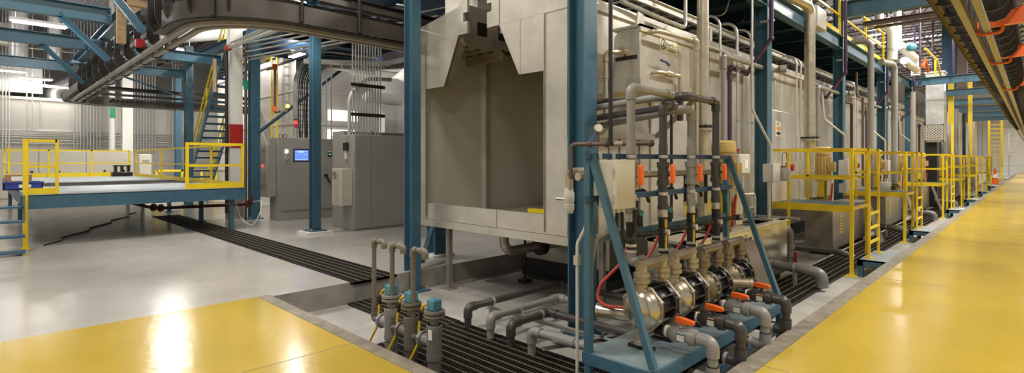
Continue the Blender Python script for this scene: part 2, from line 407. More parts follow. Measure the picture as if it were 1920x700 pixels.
# steps down toward the walkway
for i in range(4):
    z=PZ-.25*(i)-.2; MB().box(-13.70+i*.24,-13.42+i*.24,-.42,.585,z-.035,z).build('step_tread',M['blue_tread'],r)
MB().box(-13.74,-12.75,-.46,-.43,.0,PZ-.1).build('stringer',M['blue'],r)
MB().box(-13.74,-13.4,.588,.6,.55,PZ).build('stringer',M['blue'],r)
def rail(name,posts,z0,z1,parent,s=.05,toe=.12,mid=True,close=False,mt='yellow',ext=0):
    q=MB()
    for (x,y) in posts: q.box(x-s/2,x+s/2,y-s/2,y+s/2,z0,z1)
    for (a,b) in zip(posts[:-1],posts[1:]):
        q.bar((*a,z1-s/2),(*b,z1-s/2),s,s)
        if mid: q.bar((*a,(z0+z1)/2),(*b,(z0+z1)/2),s*.8,s*.8)
        if toe: q.bar((*a,z0+toe/2),(*b,z0+toe/2),.012,toe)
    return q.build(name,M[mt],parent)
rail('front_railing',[(-13.76,.64),(-13.76,1.085)],PZ,PZ+1.07,r,.055)
MB().box(-13.79,-13.70,.585,.66,0,PZ+1.07).box(-13.82,-13.66,.56,.70,0,.012).build('newel_post',M['yellow'],r)
rail('front_railing',[(-13.76,3.34),(-13.76,4.53)],PZ,PZ+1.07,r,.06)
rail('side_railing',[(-13.8,4.55),(-16.3,4.55),(-18.8,4.55),(-22,4.55),(-26.3,4.55)],PZ,PZ+1.07,r,.05)
rail('end_railing',[(-27.1,.66),(-27.1,1.9),(-27.1,3.2),(-27.1,4.45)],PZ,PZ+1.07,r,.055,.16)
rail('side_railing',[(-27.1,.66),(-23,.66),(-22.9,.66)],PZ,PZ+1.07,r,.05)
# things on and under the platform
r=thing('storage_bin','blue plastic bin on the loading platform beside the yellow gate','bin',(-21.5,.9,PZ))
x,y=-16.3,.72
r.location=(x,y,PZ)
MB().prism([(x-.55,y-.35),(x+.30,y-.35),(x+.30,y+.30),(x-.55,y+.30)],PZ,PZ+.02,'z').box(x-.55,x-.53,y-.35,y+.3,PZ,PZ+.17).box(x+.28,x+.3,y-.35,y+.3,PZ,PZ+.17).box(x-.55,x+.3,y-.35,y-.33,PZ,PZ+.17).box(x-.55,x+.3,y+.28,y+.3,PZ,PZ+.17).box(x+.28,x+.32,y-.37,y+.32,PZ+.15,PZ+.18).build('tub',M['bluebin'],r)
MB().box(x+.301,x+.306,y-.1,y+.1,PZ+.05,PZ+.12).build('card',M['label_w'],r)
r=thing('cardboard_box','brown cardboard box with a printed label sitting in the blue bin','box',(x-.15,y-.02,PZ+.02))
MB().box(x-.45,x+.2,y-.3,y+.12,PZ+.02,PZ+.34).build('carton',M['cardboard'],r,bevel=.006)
MB().box(x+.2005,x+.2035,y-.22,y+.0,PZ+.2,PZ+.30).build('label',M['label_w'],r)
r=thing('step_stool','black moulded step stool on the far right of the loading platform','stool',(-26.5,4.1,PZ))
x,y=-26.5,4.1
m=MB(); m.box(x-.22,x+.22,y-.34,y+.34,PZ+.0,PZ+.18).box(x-.16,x+.16,y-.26,y-.17,PZ+.18,PZ+.42).box(x-.16,x+.16,y+.17,y+.26,PZ+.18,PZ+.42).box(x-.16,x+.16,y-.04,y+.04,PZ+.18,PZ+.42)
m.build('base',M['black'],r,bevel=.03); MB().box(x-.18,x+.18,y-.28,y+.28,PZ+.4,PZ+.46).build('seat',M['rubber'],r,bevel=.02)
m=MB().tube([(-20.5,2.6,.62),(-19.9,2.62,.60),(-18.2,3.4,.35),(-17.6,3.6,.33),(-14.9,5.12,.52),(-14.9,5.12,.75)],.045,.1,10)
o=m.build('drain_pipe',M['pipe_red']); tag(o,'dark red pipe with flanges running under the loading platform','pipe')
for p,d in [((-17.9,3.51,.34),(.86,.5,0)),((-17.6,3.62,.335),(.86,.5,0)),((-14.95,5.09,.52),(.86,.5,.0))]:
    q=MB(); flange(q,p,d,.11,.03,6); q.build('flange',M['pipe_red'],o)
MB().tube([(-20.0,2.65,.76),(-19.6,2.72,.5)],.03,0,8).build('branch',M['pipe_red'],o)
m=MB(); pts=[(-13.9-1*.55*i,.9+.22*i+.10*sin(i*2.1),.014) for i in range(13)]
tag(m.tube(pts,.014,.25,6).build('power_cable',M['black']),'black cable lying on the shaded floor under the loading platform','cable')
tag(MB().tube([(-14.3,4.55,.60),(-14.5,4.75,.12),(-14.1,4.9,.02),(-13.9,5.0,.35),(-14.5,5.25,.62),(-16.0,5.42,.5)],.012,.2,6).build('power_cable',M['white']),'thin pale cable looping beside the platform leg','cable')

# ------------------------------------------------------------------ far left: cabinets, oven, conduits
m=MB(); m.box(-40,-34.5,-14,30,0,4.7); m.box(-34.52,-34.45,-14,30,4.6,4.74)
for i in range(28): m.box(-34.5,-34.46,-13.4+i*1.55,-13.37+i*1.55,0,4.7)
o=m.build('curing_oven',M['oven']); tag(o,'long pale panelled oven behind the loading platform','oven')
MB().box(-34.49,-34.40,-14,30,2.62,2.70).box(-34.49,-34.40,-14,30,2.95,3.0).build('wall_channel',M['galv'],o)
MB().box(-34.47,-34.43,2.0,3.3,3.04,3.16).build('sign',M['label_w'],o)
r=thing('control_cabinet','long row of low beige control cabinets behind the loading platform','cabinet',(-30,1.2,0))
MB().box(-30.3,-29.7,-1.5,5.0,0,2.12).build('body',M['cab_lt'],r,bevel=.01)
for i in range(4):
    y0=-1.35+i*1.56
    d=MB().box(-29.7,-29.67,y0,y0+1.5,.12,2.06).build('door',M['cab_lt'],r,bevel=.008)
    for yy_ in (y0+.62,y0+1.32)[:1+(i%2)]:
        MB().box(-29.67,-29.63,yy_-.02,yy_+.05,1.16,1.24).bar((-29.63,yy_,1.22),(-29.62,yy_+.03,1.02),.035,.03).build('handle',M['black'],d)
MB().box(-29.67,-29.655,.1,.25,1.5,1.78).build('label',M['label_w'],r)
MB().box(-30.2,-29.8,-1.1,-.1,2.12,2.16).build('top_plate',M['cab_lt'],r)
r=thing('air_conditioner','cream cabinet cooling unit at the left end of the beige cabinet row','cooling unit',(-28.6,-.3,0))
m=MB().prism([(-.62,0),(.05,0),(.02,1.95),(-.40,1.95)],-28.9,-28.3,'x'); m.build('case',M['cream'],r,bevel=.02)
MB().box(-28.3,-28.28,-.4,-.1,1.2,1.7).build('vent',M['cab'],r)
r=thing('floor_stand','cream floor-standing box at the right end of the beige cabinet row','cabinet',(-28.4,5.3,0))
MB().prism([(-28.7,5.0),(-28.2,5.0),(-28.2,5.45),(-28.7,5.45)],0,1.95,'z').build('case',M['cream'],r,bevel=.02); MB().box(-28.2,-28.19,5.1,5.35,1.55,1.7).build('vent',M['cab'],r)
r=thing('guard_rail','low yellow guard rail on the floor beyond the loading platform','railing',(-28.5,7,0))
rail('frame',[(-28.0,5.6),(-28.0,6.6),(-28.0,7.4),(-27.6,7.9)],0,1.25,r,.09,0)
# conduit groups on the oven
gi=0
for y0,nn,st,z0,z1,off in [(-.9,3,.10,2.6,9,0),(.55,5,.11,2.2,9,0),(-3.6,5,.1,2.2,9,0),(1.6,2,.2,3.1,9,0),(3.35,9,.13,2.2,9,0),(5.6,10,.13,2.2,9,0),(7.6,3,.14,2.3,9,0)]:
    for i in range(nn):
        y=y0+i*st
        o=MB().tube([(-34.2,y,z0),(-34.2,y,z1)],.028,0,8).build('conduit',M['galv_br']); tag(o,'thin vertical steel conduit on the pale oven behind the platform','conduit','vertical conduits on the oven')
for z in (2.50,2.78,2.88,3.1):
    o=MB().tube([(-34.3,-13,z),(-34.3,9.2,z),(-34.3,9.7,z-.5),(-34.3,9.7,.4)],.03,.35,8).build('conduit',M['galv']); tag(o,'long horizontal steel conduit along the pale oven','conduit','horizontal conduits on the oven')
# ducts over the oven
o=MB().box(-39,-34.8,-12,2.2,5.05,6.6).build('air_duct',M['galv_br']); tag(o,'bright rectangular metal duct on top of the pale oven','duct')
MB().box(-34.82,-34.74,-12,2.2,4.95,5.05).box(-34.82,-34.74,-3.0,-2.9,5,6.6).box(-34.82,-34.74,.1,.2,5,6.6).build('seam',M['galv'],o)
o=MB().tube([(-36,2.7,4.7),(-36,2.7,5.3),(-36,3.6,5.9),(-36,4.6,5.9)],.32,.4,14).build('air_duct',M['galv_br']); tag(o,'small silver duct elbow on top of the pale oven','duct')
o=MB().cyl((-31.5,1.2,6.0),(-31.5,1.2,9.6),.34,18).build('air_duct',M['galv_br']); tag(o,'left one of two upright silver ducts hanging from the roof','duct','upright silver ducts')
for i in range(7): MB().lathe((-31.5,1.2,6.1+i*.5),(-31.5,1.2,6.14+i*.5),[(0,.36),(.03,.36)],18).build('band',M['galv'],o)
o=MB().cyl((-31.5,2.4,6.0),(-31.5,2.4,9.6),.26,18).build('air_duct',M['galv_br']); tag(o,'right and narrower of two upright silver ducts hanging from the roof','duct','upright silver ducts')
o=MB().box(-33,-32,-9,1.0,6.9,7.7).build('air_duct',M['galv']); tag(o,'long grey rectangular duct high on the left behind the blue beams','duct')
o=MB().tube([(-44,5,7.6),(-30,5.8,7.6),(-24,9,7.6)],.42,1.4,14).build('air_duct',M['galv_br']); tag(o,'round silver duct running under the roof behind the white column','duct')
for i in range(7):
    x=-44+i*1.1
    for dz in (0,):
        o=MB().tube([(-33,-12+i*.35,6.9+.35*(i%3)),(-33,9,6.9+.35*(i%3))],.05,0,8).build('roof_pipe',M['galv']); tag(o,'thin horizontal pipe under the roof at the far left','pipe','roof pipes at the far left')
        break
# low tower of lattice at the top left
r=thing('cable_ladder','upright dark cable ladder hanging beyond the top left beams','cable tray',(-27,-1.2,5.8))
m=MB(); m.bar((-27,-1.6,5.6),(-27,-1.3,9.4),.06,.06).bar((-27,-1.1,5.6),(-27,-.8,9.4),.06,.06)
m.build('side_rail',M['galv'],r)
for i in range(12): MB().bar((-27,-1.6+.025*i,5.7+i*.3),(-27,-1.1+.025*i,5.7+i*.3),.03,.03).build('rung',M['iron'],r)

# big white oven enclosure behind the grey cabinets
m=MB(); m.box(-28,-19,8.1,20,0,5.35)
o=m.build('oven_enclosure',M['oven']); tag(o,'large white panelled enclosure behind the grey control cabinets','enclosure')
m=MB()
for z in (1.2,2.05,3.0,4.2): m.box(-19,-18.96,8.1,20,z,z+.05).box(-28,-18.96,8.06,8.1,z,z+.05)
for y in (8.12,10.4,12.4): m.box(-19,-18.95,y,y+.07,0,5.35)
m.box(-19.08,-18.96,8.05,8.15,0,5.4); m.build('panel_rib',M['galv'],o)
MB().box(-28.2,-18.9,8.0,20,5.35,5.55).build('roof_edge',M['white'],o)
MB().box(-18.97,-18.955,9.28,10.5,3.2,3.6).build('lit_opening',M['winlit'],o)
MB().box(-18.97,-18.955,9.25,10.4,2.3,2.85).build('lit_opening',M['winlit'],o)
# blue machine on the enclosure roof
r=thing('blue_machine','blue panelled machine with yellow frames on top of the white enclosure','machine',(-22,9.5,5.55))
MB().box(-26,-19.6,9.2,12,5.56,7.2).build('housing',mat('bright_blue_panel',(.05,.12,.36),.4,0,.1,4),r)
for x in (-25,-24.1,-22.6,-21.9,-20.6): MB().box(x-.05,x+.05,9.08,9.18,5.56,7.3).build('frame_post',M['yellow'],r)
MB().box(-26,-19.6,9.08,9.18,6.2,6.3).build('frame_rail',M['yellow'],r)
m=MB()
for i in range(12):
    m.bar((-26.5+i*.17,9.0,5.4),(-26.1+i*.17,9.0,6.9),.02,.02).bar((-26.1+i*.17,9.0,5.4),(-26.5+i*.17,9.0,6.9),.02,.02)
tag(m.build('mesh_guard',M['galv'],None,False),'pale expanded-metal guard beside the blue machine','guard')
# yellow caged ladder at the enclosure
def ladder(x,y,z0,z1,w,axis,label,group=None,n=None,st=.30,t=.05,mname='yellow'):
    r=thing('access_ladder',label,'ladder',(x,y,z0),group)
    dx,dy=(w/2,0) if axis=='x' else (0,w/2)
    for s_ in (-1,1): MB().bar((x+s_*dx,y+s_*dy,z0),(x+s_*dx,y+s_*dy,z1),t,t).build('side_rail',M[mname],r)
    k=int((z1-z0)/st)
    for i in range(k): z=z0+.2+i*st; MB().bar((x-dx,y-dy,z),(x+dx,y+dy,z),max(.03,t*.5),max(.03,t*.5)).build('rung',M[mname],r)
    return r
ladder(-20.5,7.88,0,6.6,.5,'x','yellow fixed ladder against the white enclosure left of the curved cable tray')
# ------------------------------------------------------------------ left: beams over the platform
def beam(p,q,b,h,label,group,m_='blue',plates=True):
    r=thing('steel_beam',label,'beam',((p[0]+q[0])/2,(p[1]+q[1])/2,(p[2]+q[2])/2),group)
    MB().ibeam(p,q,b,h,(0,0,1),.018,.012).build('beam',M[m_],r)
    if plates:
        d=(Vector(q)-Vector(p)).normalized()
        for e,s in ((Vector(p),1),(Vector(q),-1)):
            m=MB().bar(e+d*s*.0,e+d*s*.02,b*1.1,h*1.05)
            _,_,a,bb=m.frame(p,q)
            for i in (-1,1):
                for j in (-1,0,1): c=e+d*s*.03+a*i*b*.35+bb*j*h*.32; m.cyl(c-d*.03,c+d*.03,.018,6)
            m.build('end_plate',M[m_],r)
    return r
gl='blue beams over the loading platform'
beam((-8.2,2.25,4.90),(-24.0,2.25,4.90),.22,.26,'long blue beam carrying the dark conveyor over the loading platform',gl)
beam((-14.9,-9,4.95),(-14.9,2.1,4.95),.2,.34,'nearest and highest blue cross beam at the top left corner',gl)
beam((-18.4,-9,4.86),(-18.4,2.1,4.86),.2,.32,'middle of three blue cross beams at the upper left, above the long lamp tail',gl)
beam((-22.6,-9,4.78),(-22.6,2.1,4.78),.2,.32,'lowest and farthest of three blue cross beams at the upper left',gl)
beam((-18.4,2.4,4.85),(-18.4,5.4,4.85),.2,.3,'short blue beam behind the conveyor running toward the pale lamp',gl)
beam((-22.3,2.4,4.85),(-22.3,5.32,4.85),.2,.3,'short blue beam ending at the light blue column by the stair',gl)
beam((-21.9,5.45,5.35),(-16.2,5.56,5.35),.2,.28,'pale lit blue beam from the stair column toward the red-banded column',gl)
# hangers and diagonal braces of the conveyor
CZ=3.67
def hanger(x,label):
    r=thing('conveyor_hanger',label,'hanger',(x,2.25,4.1),'conveyor hangers under the long blue beam')
    MB().bar((x,2.25,4.3),(x,2.25,4.72),.09,.09).build('post',M['blue'],r)
    m=MB(); m.prism([(x-.26,2.0),(x+.26,2.0),(x+.34,2.25),(x+.26,2.5),(x-.26,2.5),(x-.34,2.25)],4.70,4.76,'z'); m.build('head_plate',M['blue'],r)
    for sy in (-1,1):
        for sx in (-1,1): MB().cyl((x+sx*.22,2.25+sy*.2,4.66),(x+sx*.22,2.25+sy*.2,4.82),.03,8).build('bolt',M['navy'],r)
    return r
for x,l in [(-12.9,'blue conveyor hanger with bolted head nearest the wooden prop'),(-17.2,'blue conveyor hanger midway along the long beam over the platform'),(-21.3,'blue conveyor hanger at the far end of the long beam over the platform')]: hanger(x,l)
def brace(p,q,label,w=.10,m_='blue',group='blue diagonal braces of the conveyor',name='diagonal_brace'):
    o=MB().angle(p,q,w,.012).build(name,M[m_]); return tag(o,label,'brace',group)
brace((-14.9,1.2,4.80),(-13.85,1.92,3.76),'long blue angle brace from the highest cross beam down to the conveyor rails')
brace((-18.4,1.1,4.72),(-17.9,1.92,3.70),'lower left blue angle brace from the middle cross beam down to the conveyor rails')
brace((-11.5,1.5,4.80),(-10.45,1.92,3.78),'blue angle brace at the top, just right of the timber bracket')
brace((-22.3,3.0,4.70),(-23.2,5.2,4.15),'thin blue brace under the short beam by the stair column',.07)
brace((-8.4,3.3,5.2),(-7.72,3.55,4.0),'blue angle brace coming down on the conveyor guard left of the booth',.13)
# ------------------------------------------------------------------ overhead conveyors
def arc(cx,cy,R,a0,a1,n=14): return [(cx+R*cos(radians(a0+(a1-a0)*i/n)),cy+R*sin(radians(a0+(a1-a0)*i/n))) for i in range(n+1)]
def rect(o0,o1,z0,z1): return [(o0,z0),(o1,z0),(o1,z1),(o0,z1)]
def resample(path,step,start=.2):
    out=[];acc=0;nxt=start
    for (x0,y0),(x1,y1) in zip(path[:-1],path[1:]):
        L=math.hypot(x1-x0,y1-y0)
        while acc+L>=nxt:
            t=(nxt-acc)/L; out.append((x0+(x1-x0)*t,y0+(y1-y0)*t,(x1-x0)/L,(y1-y0)/L)); nxt+=step
        acc+=L
    return out
def hook(x,y,dx,dy,side,z,parent,s=1.0,sh=None):
    """C-shaped carrier plate standing across the track: root at the rail, belly outward, tip curling back over it"""
    nx,ny=dy*side,-dx*side
    pr=[(.07,0),(.20,-.03),(.30,.0),(.36,.09),(.38,.2),(.38,.62),(.35,.74),(.27,.80),(.17,.80),(.10,.75),(.10,.66),(.18,.66),(.22,.60),(.22,.30),(.17,.22),(.07,.2)]
    m=MB(); k=len(pr); t=.012; sh=sh or s
    a=[(x+nx*o*s+dx*t,y+ny*o*s+dy*t,z+h*sh) for o,h in pr]; b=[(x+nx*o*s-dx*t,y+ny*o*s-dy*t,z+h*sh) for o,h in pr]
    m._add(a+b,[tuple(range(k)),tuple(range(2*k-1,k-1,-1))]+[(i,(i+1)%k,(i+1)%k+k,i+k) for i in range(k)])
    return m.build('carrier_plate',M['conv'],parent)
CX,CY=-7.86,2.22; R=1.15
path=[(CX,13),(CX,9),(CX,6),(CX,4.6)]+arc(CX-R,CY+R,R,0,-90)+[(-12,CY),(-16,CY),(-20,CY)]+arc(-22.2,CY+R,R,-90,-180)+[(-23.35,5.5),(-23.35,8.0)]
r=thing('overhead_conveyor','dark overhead conveyor curving over the loading platform and back on the left','conveyor',(-15,CY,CZ))
MB().sweep(path,rect(-.13,-.05,CZ-.05,CZ)).build('rail',M['tan'],r)
MB().sweep(path,rect(.05,.13,CZ-.05,CZ)).build('rail',M['tan'],r)
MB().sweep(path,rect(-.05,.05,CZ+.02,CZ+.05)).build('slot_strip',M['iron'],r)
MB().sweep(path,[(-.05,CZ+.50),(.05,CZ+.50),(.05,CZ+.52),(.008,CZ+.52),(.008,CZ+.62),(.05,CZ+.62),(.05,CZ+.64),(-.05,CZ+.64),(-.05,CZ+.62),(-.008,CZ+.62),(-.008,CZ+.52),(-.05,CZ+.52)]).build('track_beam',M['conv'],r)
MB().sweep(path,rect(-.03,.03,CZ+.32,CZ+.40)).build('drive_chain',M['iron'],r)
g1=[p for p in path if p[0]>-10.2][:-1]
MB().sweep([(CX,13),(CX,9),(CX,6),(CX,4.6)]+arc(CX-R,CY+R,R,0,-90)+[(-9.3,CY)],rect(-.30,-.285,CZ+.0,CZ+.27)).build('guard_plate',M['conv_lt'],r)
MB().sweep([(CX,13),(CX,9),(CX,6),(CX,4.6)]+arc(CX-R,CY+R,R,0,-90)+[(-9.8,CY)],[(-.30,CZ-.0),(-.12,CZ-.0),(-.12,CZ+.015),(-.30,CZ+.015)]).build('guard_floor',M['conv'],r)
MB().sweep([(CX,13),(CX,9),(CX,6),(CX,4.6)]+arc(CX-R,CY+R,R,0,-90)+[(-9.8,CY)],rect(-.24,-.16,CZ+.42,CZ+.50)).build('guide_bar',M['conv_lt'],r)
MB().sweep([(CX,13),(CX,9),(CX,6),(CX,4.6)]+arc(CX-R,CY+R,R,0,-90)+[(-9.8,CY)],rect(.16,.22,CZ+.5,CZ+.6)).build('guide_bar',M['conv_lt'],r)
MB().sweep([(-18.5,CY),(-20,CY)]+arc(-22.2,CY+R,R,-90,-180)+[(-23.35,5.5),(-23.35,8.0)],rect(-.34,-.32,CZ-.05,CZ+.16)).build('guard_plate',M['conv'],r)
MB().sweep([(-18.5,CY),(-20,CY)]+arc(-22.2,CY+R,R,-90,-180)+[(-23.35,5.5),(-23.35,8.0)],rect(.26,.28,CZ-.05,CZ+.22)).build('guard_plate',M['conv_lt'],r)
for (x,y,dx,dy) in resample(path,.47,.1):
    if -9.9<x<-8.02 and y<3: hook(x,y,dx,dy,-1,CZ+.05,r,.95,1.0)
for (x,y,dx,dy) in resample(path,1.0,.1):
    if x<-9.8 and x>-22.8 and y<3: hook(x,y,dx,dy,-1,CZ+.01,r,.62,.86); hook(x,y,dx,dy,1,CZ-.06,r,.6,.45)
for (x,y,dx,dy) in resample([(CX,9),(CX,4.6)]+arc(CX-R,CY+R,R,0,-60),.9,.3):
    nx,ny=-dy,dx
    nx,ny=-nx,-ny
    nx,ny=-dy,dx
    p=(x-dy*-1*0,y,0)
    ox,oy=-dy,dx
    ox,oy=(dy*-1,dx)
    # outer side of travel is the left hand here
    q=(x+ox*.33,y+oy*.33)
    MB().tube([(q[0],q[1],CZ+.02),(q[0],q[1],CZ+.62),(x,y,CZ+.72)],.028,.12,8).build('support_strap',M['conv'],r)
# far part of the same run: bright links below the track
m=MB()
for i in range(16): m.sphere((-22.95,3.3+i*.14,CZ+.12),.05,6)
m.build('load_chain',M['iron'],r)
# second conveyor on the right, above the yellow aisle
XR=-.60
r=thing('overhead_conveyor','dark overhead conveyor running away above the yellow aisle on the right','conveyor',(XR,35,CZ))
p2=[(XR,3),(XR,20),(XR,80)]
MB().sweep(p2,rect(-.12,-.045,CZ-.06,CZ)).build('rail',M['tan'],r)
MB().sweep(p2,rect(.055,.13,CZ-.06,CZ)).build('rail',M['tan'],r)
MB().sweep(p2,rect(-.045,-.02,CZ-.02,CZ+.18)).build('slot_strip',M['iron'],r)
MB().sweep(p2,[(-.06,CZ+.62),(.06,CZ+.62),(.06,CZ+.64),(.01,CZ+.64),(.01,CZ+.78),(.06,CZ+.78),(.06,CZ+.80),(-.06,CZ+.80),(-.06,CZ+.78),(-.01,CZ+.78),(-.01,CZ+.64),(-.06,CZ+.64)]).build('track_beam',M['conv'],r)
MB().sweep(p2,rect(-.30,-.27,CZ+.02,CZ+.12)).build('chain_guard',M['conv'],r)
m=MB()
for i in range(420):
    y=5.2+i*.085; m.bar((XR-.31,y,CZ+.02+.03*(i%2)),(XR-.36+.05*(i%2),y+.07,CZ+.08-.04*(i%2)),.055,.05)
m.build('side_chain',M['chain'],r)
for i in range(60):
    y=5.0+i*.72
    for sd in (-1,1): hook(XR,y,0,1,sd,CZ+.0,r,1.0)
for i,y in enumerate((10.6,14.0,19.5)):
    m=MB(); m.tube([(XR-.02,y,CZ+.10),(XR-.02,y,CZ-.09),(XR+.26,y,CZ-.09),(XR+.26,y,CZ+.14)],.022,.06,8); m.build('load_hook',M['orange_steel'],r)
    if i<3: MB().prism([(XR+.05,CZ+.0),(XR+.5,CZ+.02),(XR+1.7,CZ+.24),(XR+1.7,CZ+.40),(XR+.5,CZ+.26),(XR+.05,CZ+.10)],y-.07,y+.07,'y').build('load_arm',M['orange_steel'],r)
MB().bar((XR+.55,8,CZ+.5),(XR+.55,80,CZ+.5),.05,.14).build('side_beam',M['conv_lt'],r)
for i in range(9):
    y=9.5+i*5.45
    brace((XR+.55,y+1.2,CZ+.55),(XR+2.2,y+.6,4.72),'light blue angle brace holding the right conveyor to a cross beam',.10,'blue','blue braces of the right conveyor')
# ------------------------------------------------------------------ wooden prop and red clamp
o=MB(); o.box(-12.02,-11.92,2.62,2.72,3.9,4.85).box(-12.6,-11.92,2.62,2.72,4.75,4.87); 
o=MB()
o.bar((-11.7,1.80,3.80),(-11.7,1.80,4.62),.13,.13).bar((-11.7,1.73,4.56),(-11.7,2.42,4.56),.13,.12).prism([(1.86,4.5),(2.12,4.5),(1.86,4.24)],-11.74,-11.66,'x')
tag(o.build('timber_bracket',M['wood']),'pale timber bracket standing over the dark conveyor at the upper left','timber')
o=MB().bar((-17.6,5.0,3.75),(-17.6,5.0,4.75),.08,.08); tag(o.build('timber_post',M['wood']),'thin brown timber post hanging left of the blue stair','timber')
o=MB().box(-11.6,-11.45,1.98,2.12,3.74,3.88); tag(o.build('red_clamp',M['red'],None,True,.01),'small red clamp on the underside rails of the conveyor','clamp')
# ------------------------------------------------------------------ mezzanine at the back left
r=thing('mezzanine_deck','dark blue mezzanine deck behind the curved conveyor','mezzanine',(-13,7,5.3))
MB().box(-19.0,-7.6,5.75,9.4,5.46,5.52).build('deck_plate',M['navy'],r)
for y in (5.75,7.6,9.3): MB().ibeam((-19,y,5.30),(-7.6,y,5.30),.16,.32).build('girder',M['navy'],r)
for i in range(8): x=-18.6+i*1.5; MB().ibeam((x,5.8,5.36),(x,9.2,5.36),.1,.2).build('joist',M['navy'],r)
rail('railing',[(-19+i*1.6,5.72) for i in range(8)],5.52,6.6,r,.05,.14)
# blue stair
r=thing('blue_stair','steep blue steel stair with yellow handrails rising behind the red-banded column','stair',(-21.5,6.2,0))
P0=Vector((-24.6,5.82,.0)); P1=Vector((-19.35,5.82,5.55)); dW=Vector((0,.85,0))
for w in (0,.85): MB().bar(P0+Vector((0,w,0)),P1+Vector((0,w,0)),.05,.26).build('stringer',M['blue'],r)
for i in range(1,22):
    t=i/22; c=P0+(P1-P0)*t; MB().box(c.x-.13,c.x+.13,5.84,6.65,c.z-.02,c.z+.045).build('tread',M['blue_tread'],r)
up=Vector((0,0,1))
for w in (0,.85):
    m=MB(); a=P0+Vector((0,w,.95)); b=P1+Vector((0,w,.95)); m.bar(a,b,.045,.045); m.bar(a-up*.45,b-up*.45,.04,.04)
    for i in range(6): c=P0+(P1-P0)*(.04+i*.19)+Vector((0,w,0)); m.bar(c,c+up*.95,.045,.045)
    m.build('handrail',M['yellow'],r)
# diagonal pipe brace and small gear
o=MB().cyl((-15.86,5.66,2.50),(-15.6,8.55,4.95),.05,10); tag(o.build('diagonal_brace',M['navy']),'dark diagonal brace rising right from the dark blue column','brace')
# dark roof bracing and conduits under the mezzanine
for i,(z,off) in enumerate([(4.55,0),(4.62,.25),(4.75,.5),(4.9,.1),(5.0,.4)]):
    o=MB().tube([(-16.3+off,5.3,z),(-11.5+off*.3,6.3,z),(-8.1,7.0,z)],.025,.3,8); tag(o.build('conduit',M['galv']),'thin horizontal conduit under the dark mezzanine','conduit','conduits under the mezzanine')
for i in range(4):
    o=MB().tube([(-16.2,5.02+.06*i,5.02+.03*(i%2)),(-11.0,4.98+.06*i,4.95)],.026,0,8); tag(o.build('conduit',M['galv']),'pale conduit in the bundle running right from the top of the red-banded column','conduit','conduit bundle above the red-banded column')
o=MB().tube([(-16.2,4.93,4.85),(-11.2,4.93,4.72)],.05,.1,10).build('sprinkler_pipe',M['galv']); tag(o,'grey pipe with a red coupling starting at the red-banded column','pipe')
MB().cyl((-16.22,4.93,4.85),(-16.0,4.93,4.845),.085,12).build('coupling',M['red'],o)
MB().tube([(-16.26,4.93,4.85),(-16.26,4.93,.2)],.045,0,8).build('drop_pipe',M['iron'],o)
o=MB().tube([(-15.9,5.32,.0),(-15.9,5.32,5.1)],.04,0,8).build('standpipe',M['brown']); tag(o,'dark brown standpipe between the red-banded column and the dark blue column','pipe')
MB().box(-15.95,-15.85,5.27,5.37,3.7,3.95).build('pipe_label',M['signgreen'],o)
# orange-red fire pipe near ladder
o=MB().tube([(-19.9,7.4,5.0),(-19.2,7.4,5.0),(-19.2,7.4,3.4),(-18.8,7.4,3.4)],.05,.08,8).build('sprinkler_pipe',M['pipe_red']); tag(o,'dark fire pipe with orange fittings left of the yellow ladder','pipe')
for p in [(-19.2,7.4,5.0),(-19.2,7.4,3.5)]: MB().cyl((p[0],p[1],p[2]-.1),(p[0],p[1],p[2]+.1),.085,10).build('fitting',M['orange_steel'],o)

# ------------------------------------------------------------------ grey control cabinets
r=thing('control_cabinet','grey control cabinet with a lit blue touchscreen behind the middle blue column','cabinet',(-15.2,7.0,0))
MB().box(-15.55,-14.93,5.85,8.2,0,2.32).build('body',M['cab'],r,bevel=.012)
d=MB().box(-14.93,-14.90,5.93,8.15,.27,2.26).build('door',M['cab'],r,bevel=.008)
MB().box(-14.90,-14.885,6.25,6.74,1.65,2.01).build('touchscreen',M['black'],d,bevel=.004)
s=MB().box(-14.885,-14.881,6.285,6.68,1.685,1.975).build('screen_image',M['screen'],r)
MB().box(-14.881,-14.879,6.37,6.55,1.91,1.935).box(-14.881,-14.879,6.30,6.66,1.69,1.71).box(-14.881,-14.879,6.30,6.66,1.94,1.955).box(-14.881,-14.879,6.54,6.66,1.84,1.85).build('screen_bars',M['screen_t'],s)
MB().cyl((-14.9,6.065,1.935),(-14.87,6.065,1.935),.028,12).build('pilot_light',M['lampw'],d)
for z in (1.83,1.70): MB().cyl((-14.9,6.055,z),(-14.86,6.055,z),.034,12).cyl((-14.86,6.055,z),(-14.845,6.055,z),.018,8).build('selector_switch',M['galv'],d)
for i,z in enumerate((1.985,1.885,1.76)): MB().box(-14.9,-14.896,6.0,6.12,z,z+.02).build('legend_plate',M['label_w'],d)
for y in (7.33,7.50,7.67):
    g=MB().box(-14.9,-14.88,y-.055,y+.055,1.80,1.92).build('meter',M['black'],d,bevel=.004)
    MB().box(-14.88,-14.877,y-.03,y+.03,1.855,1.88).build('digits',M['lampg'],d)
    MB().box(-14.9,-14.896,y-.05,y+.05,1.94,1.96).build('legend_plate',M['label_w'],d)
MB().cyl((-14.9,7.2,1.24),(-14.82,7.2,1.24),.045,12).bar((-14.83,7.17,1.26),(-14.83,7.33,1.02),.05,.03).build('handle',M['black'],d)
for y in (5.98,6.10): 
    MB().tube([(-15.1,y+.05*cos(t*pi/6),2.37+.05*sin(t*pi/6)) for t in range(13)],.009,0,6).build('lifting_eye',M['black'],r)
MB().tube([(-15.1,7.55+.05*cos(t*pi/6),2.37+.05*sin(t*pi/6)) for t in range(13)],.009,0,6).build('lifting_eye',M['black'],r)
u=MB().box(-15.6,-15.08,5.60,5.85,.66,2.13).build('cooling_unit',M['cab'],r,bevel=.015)
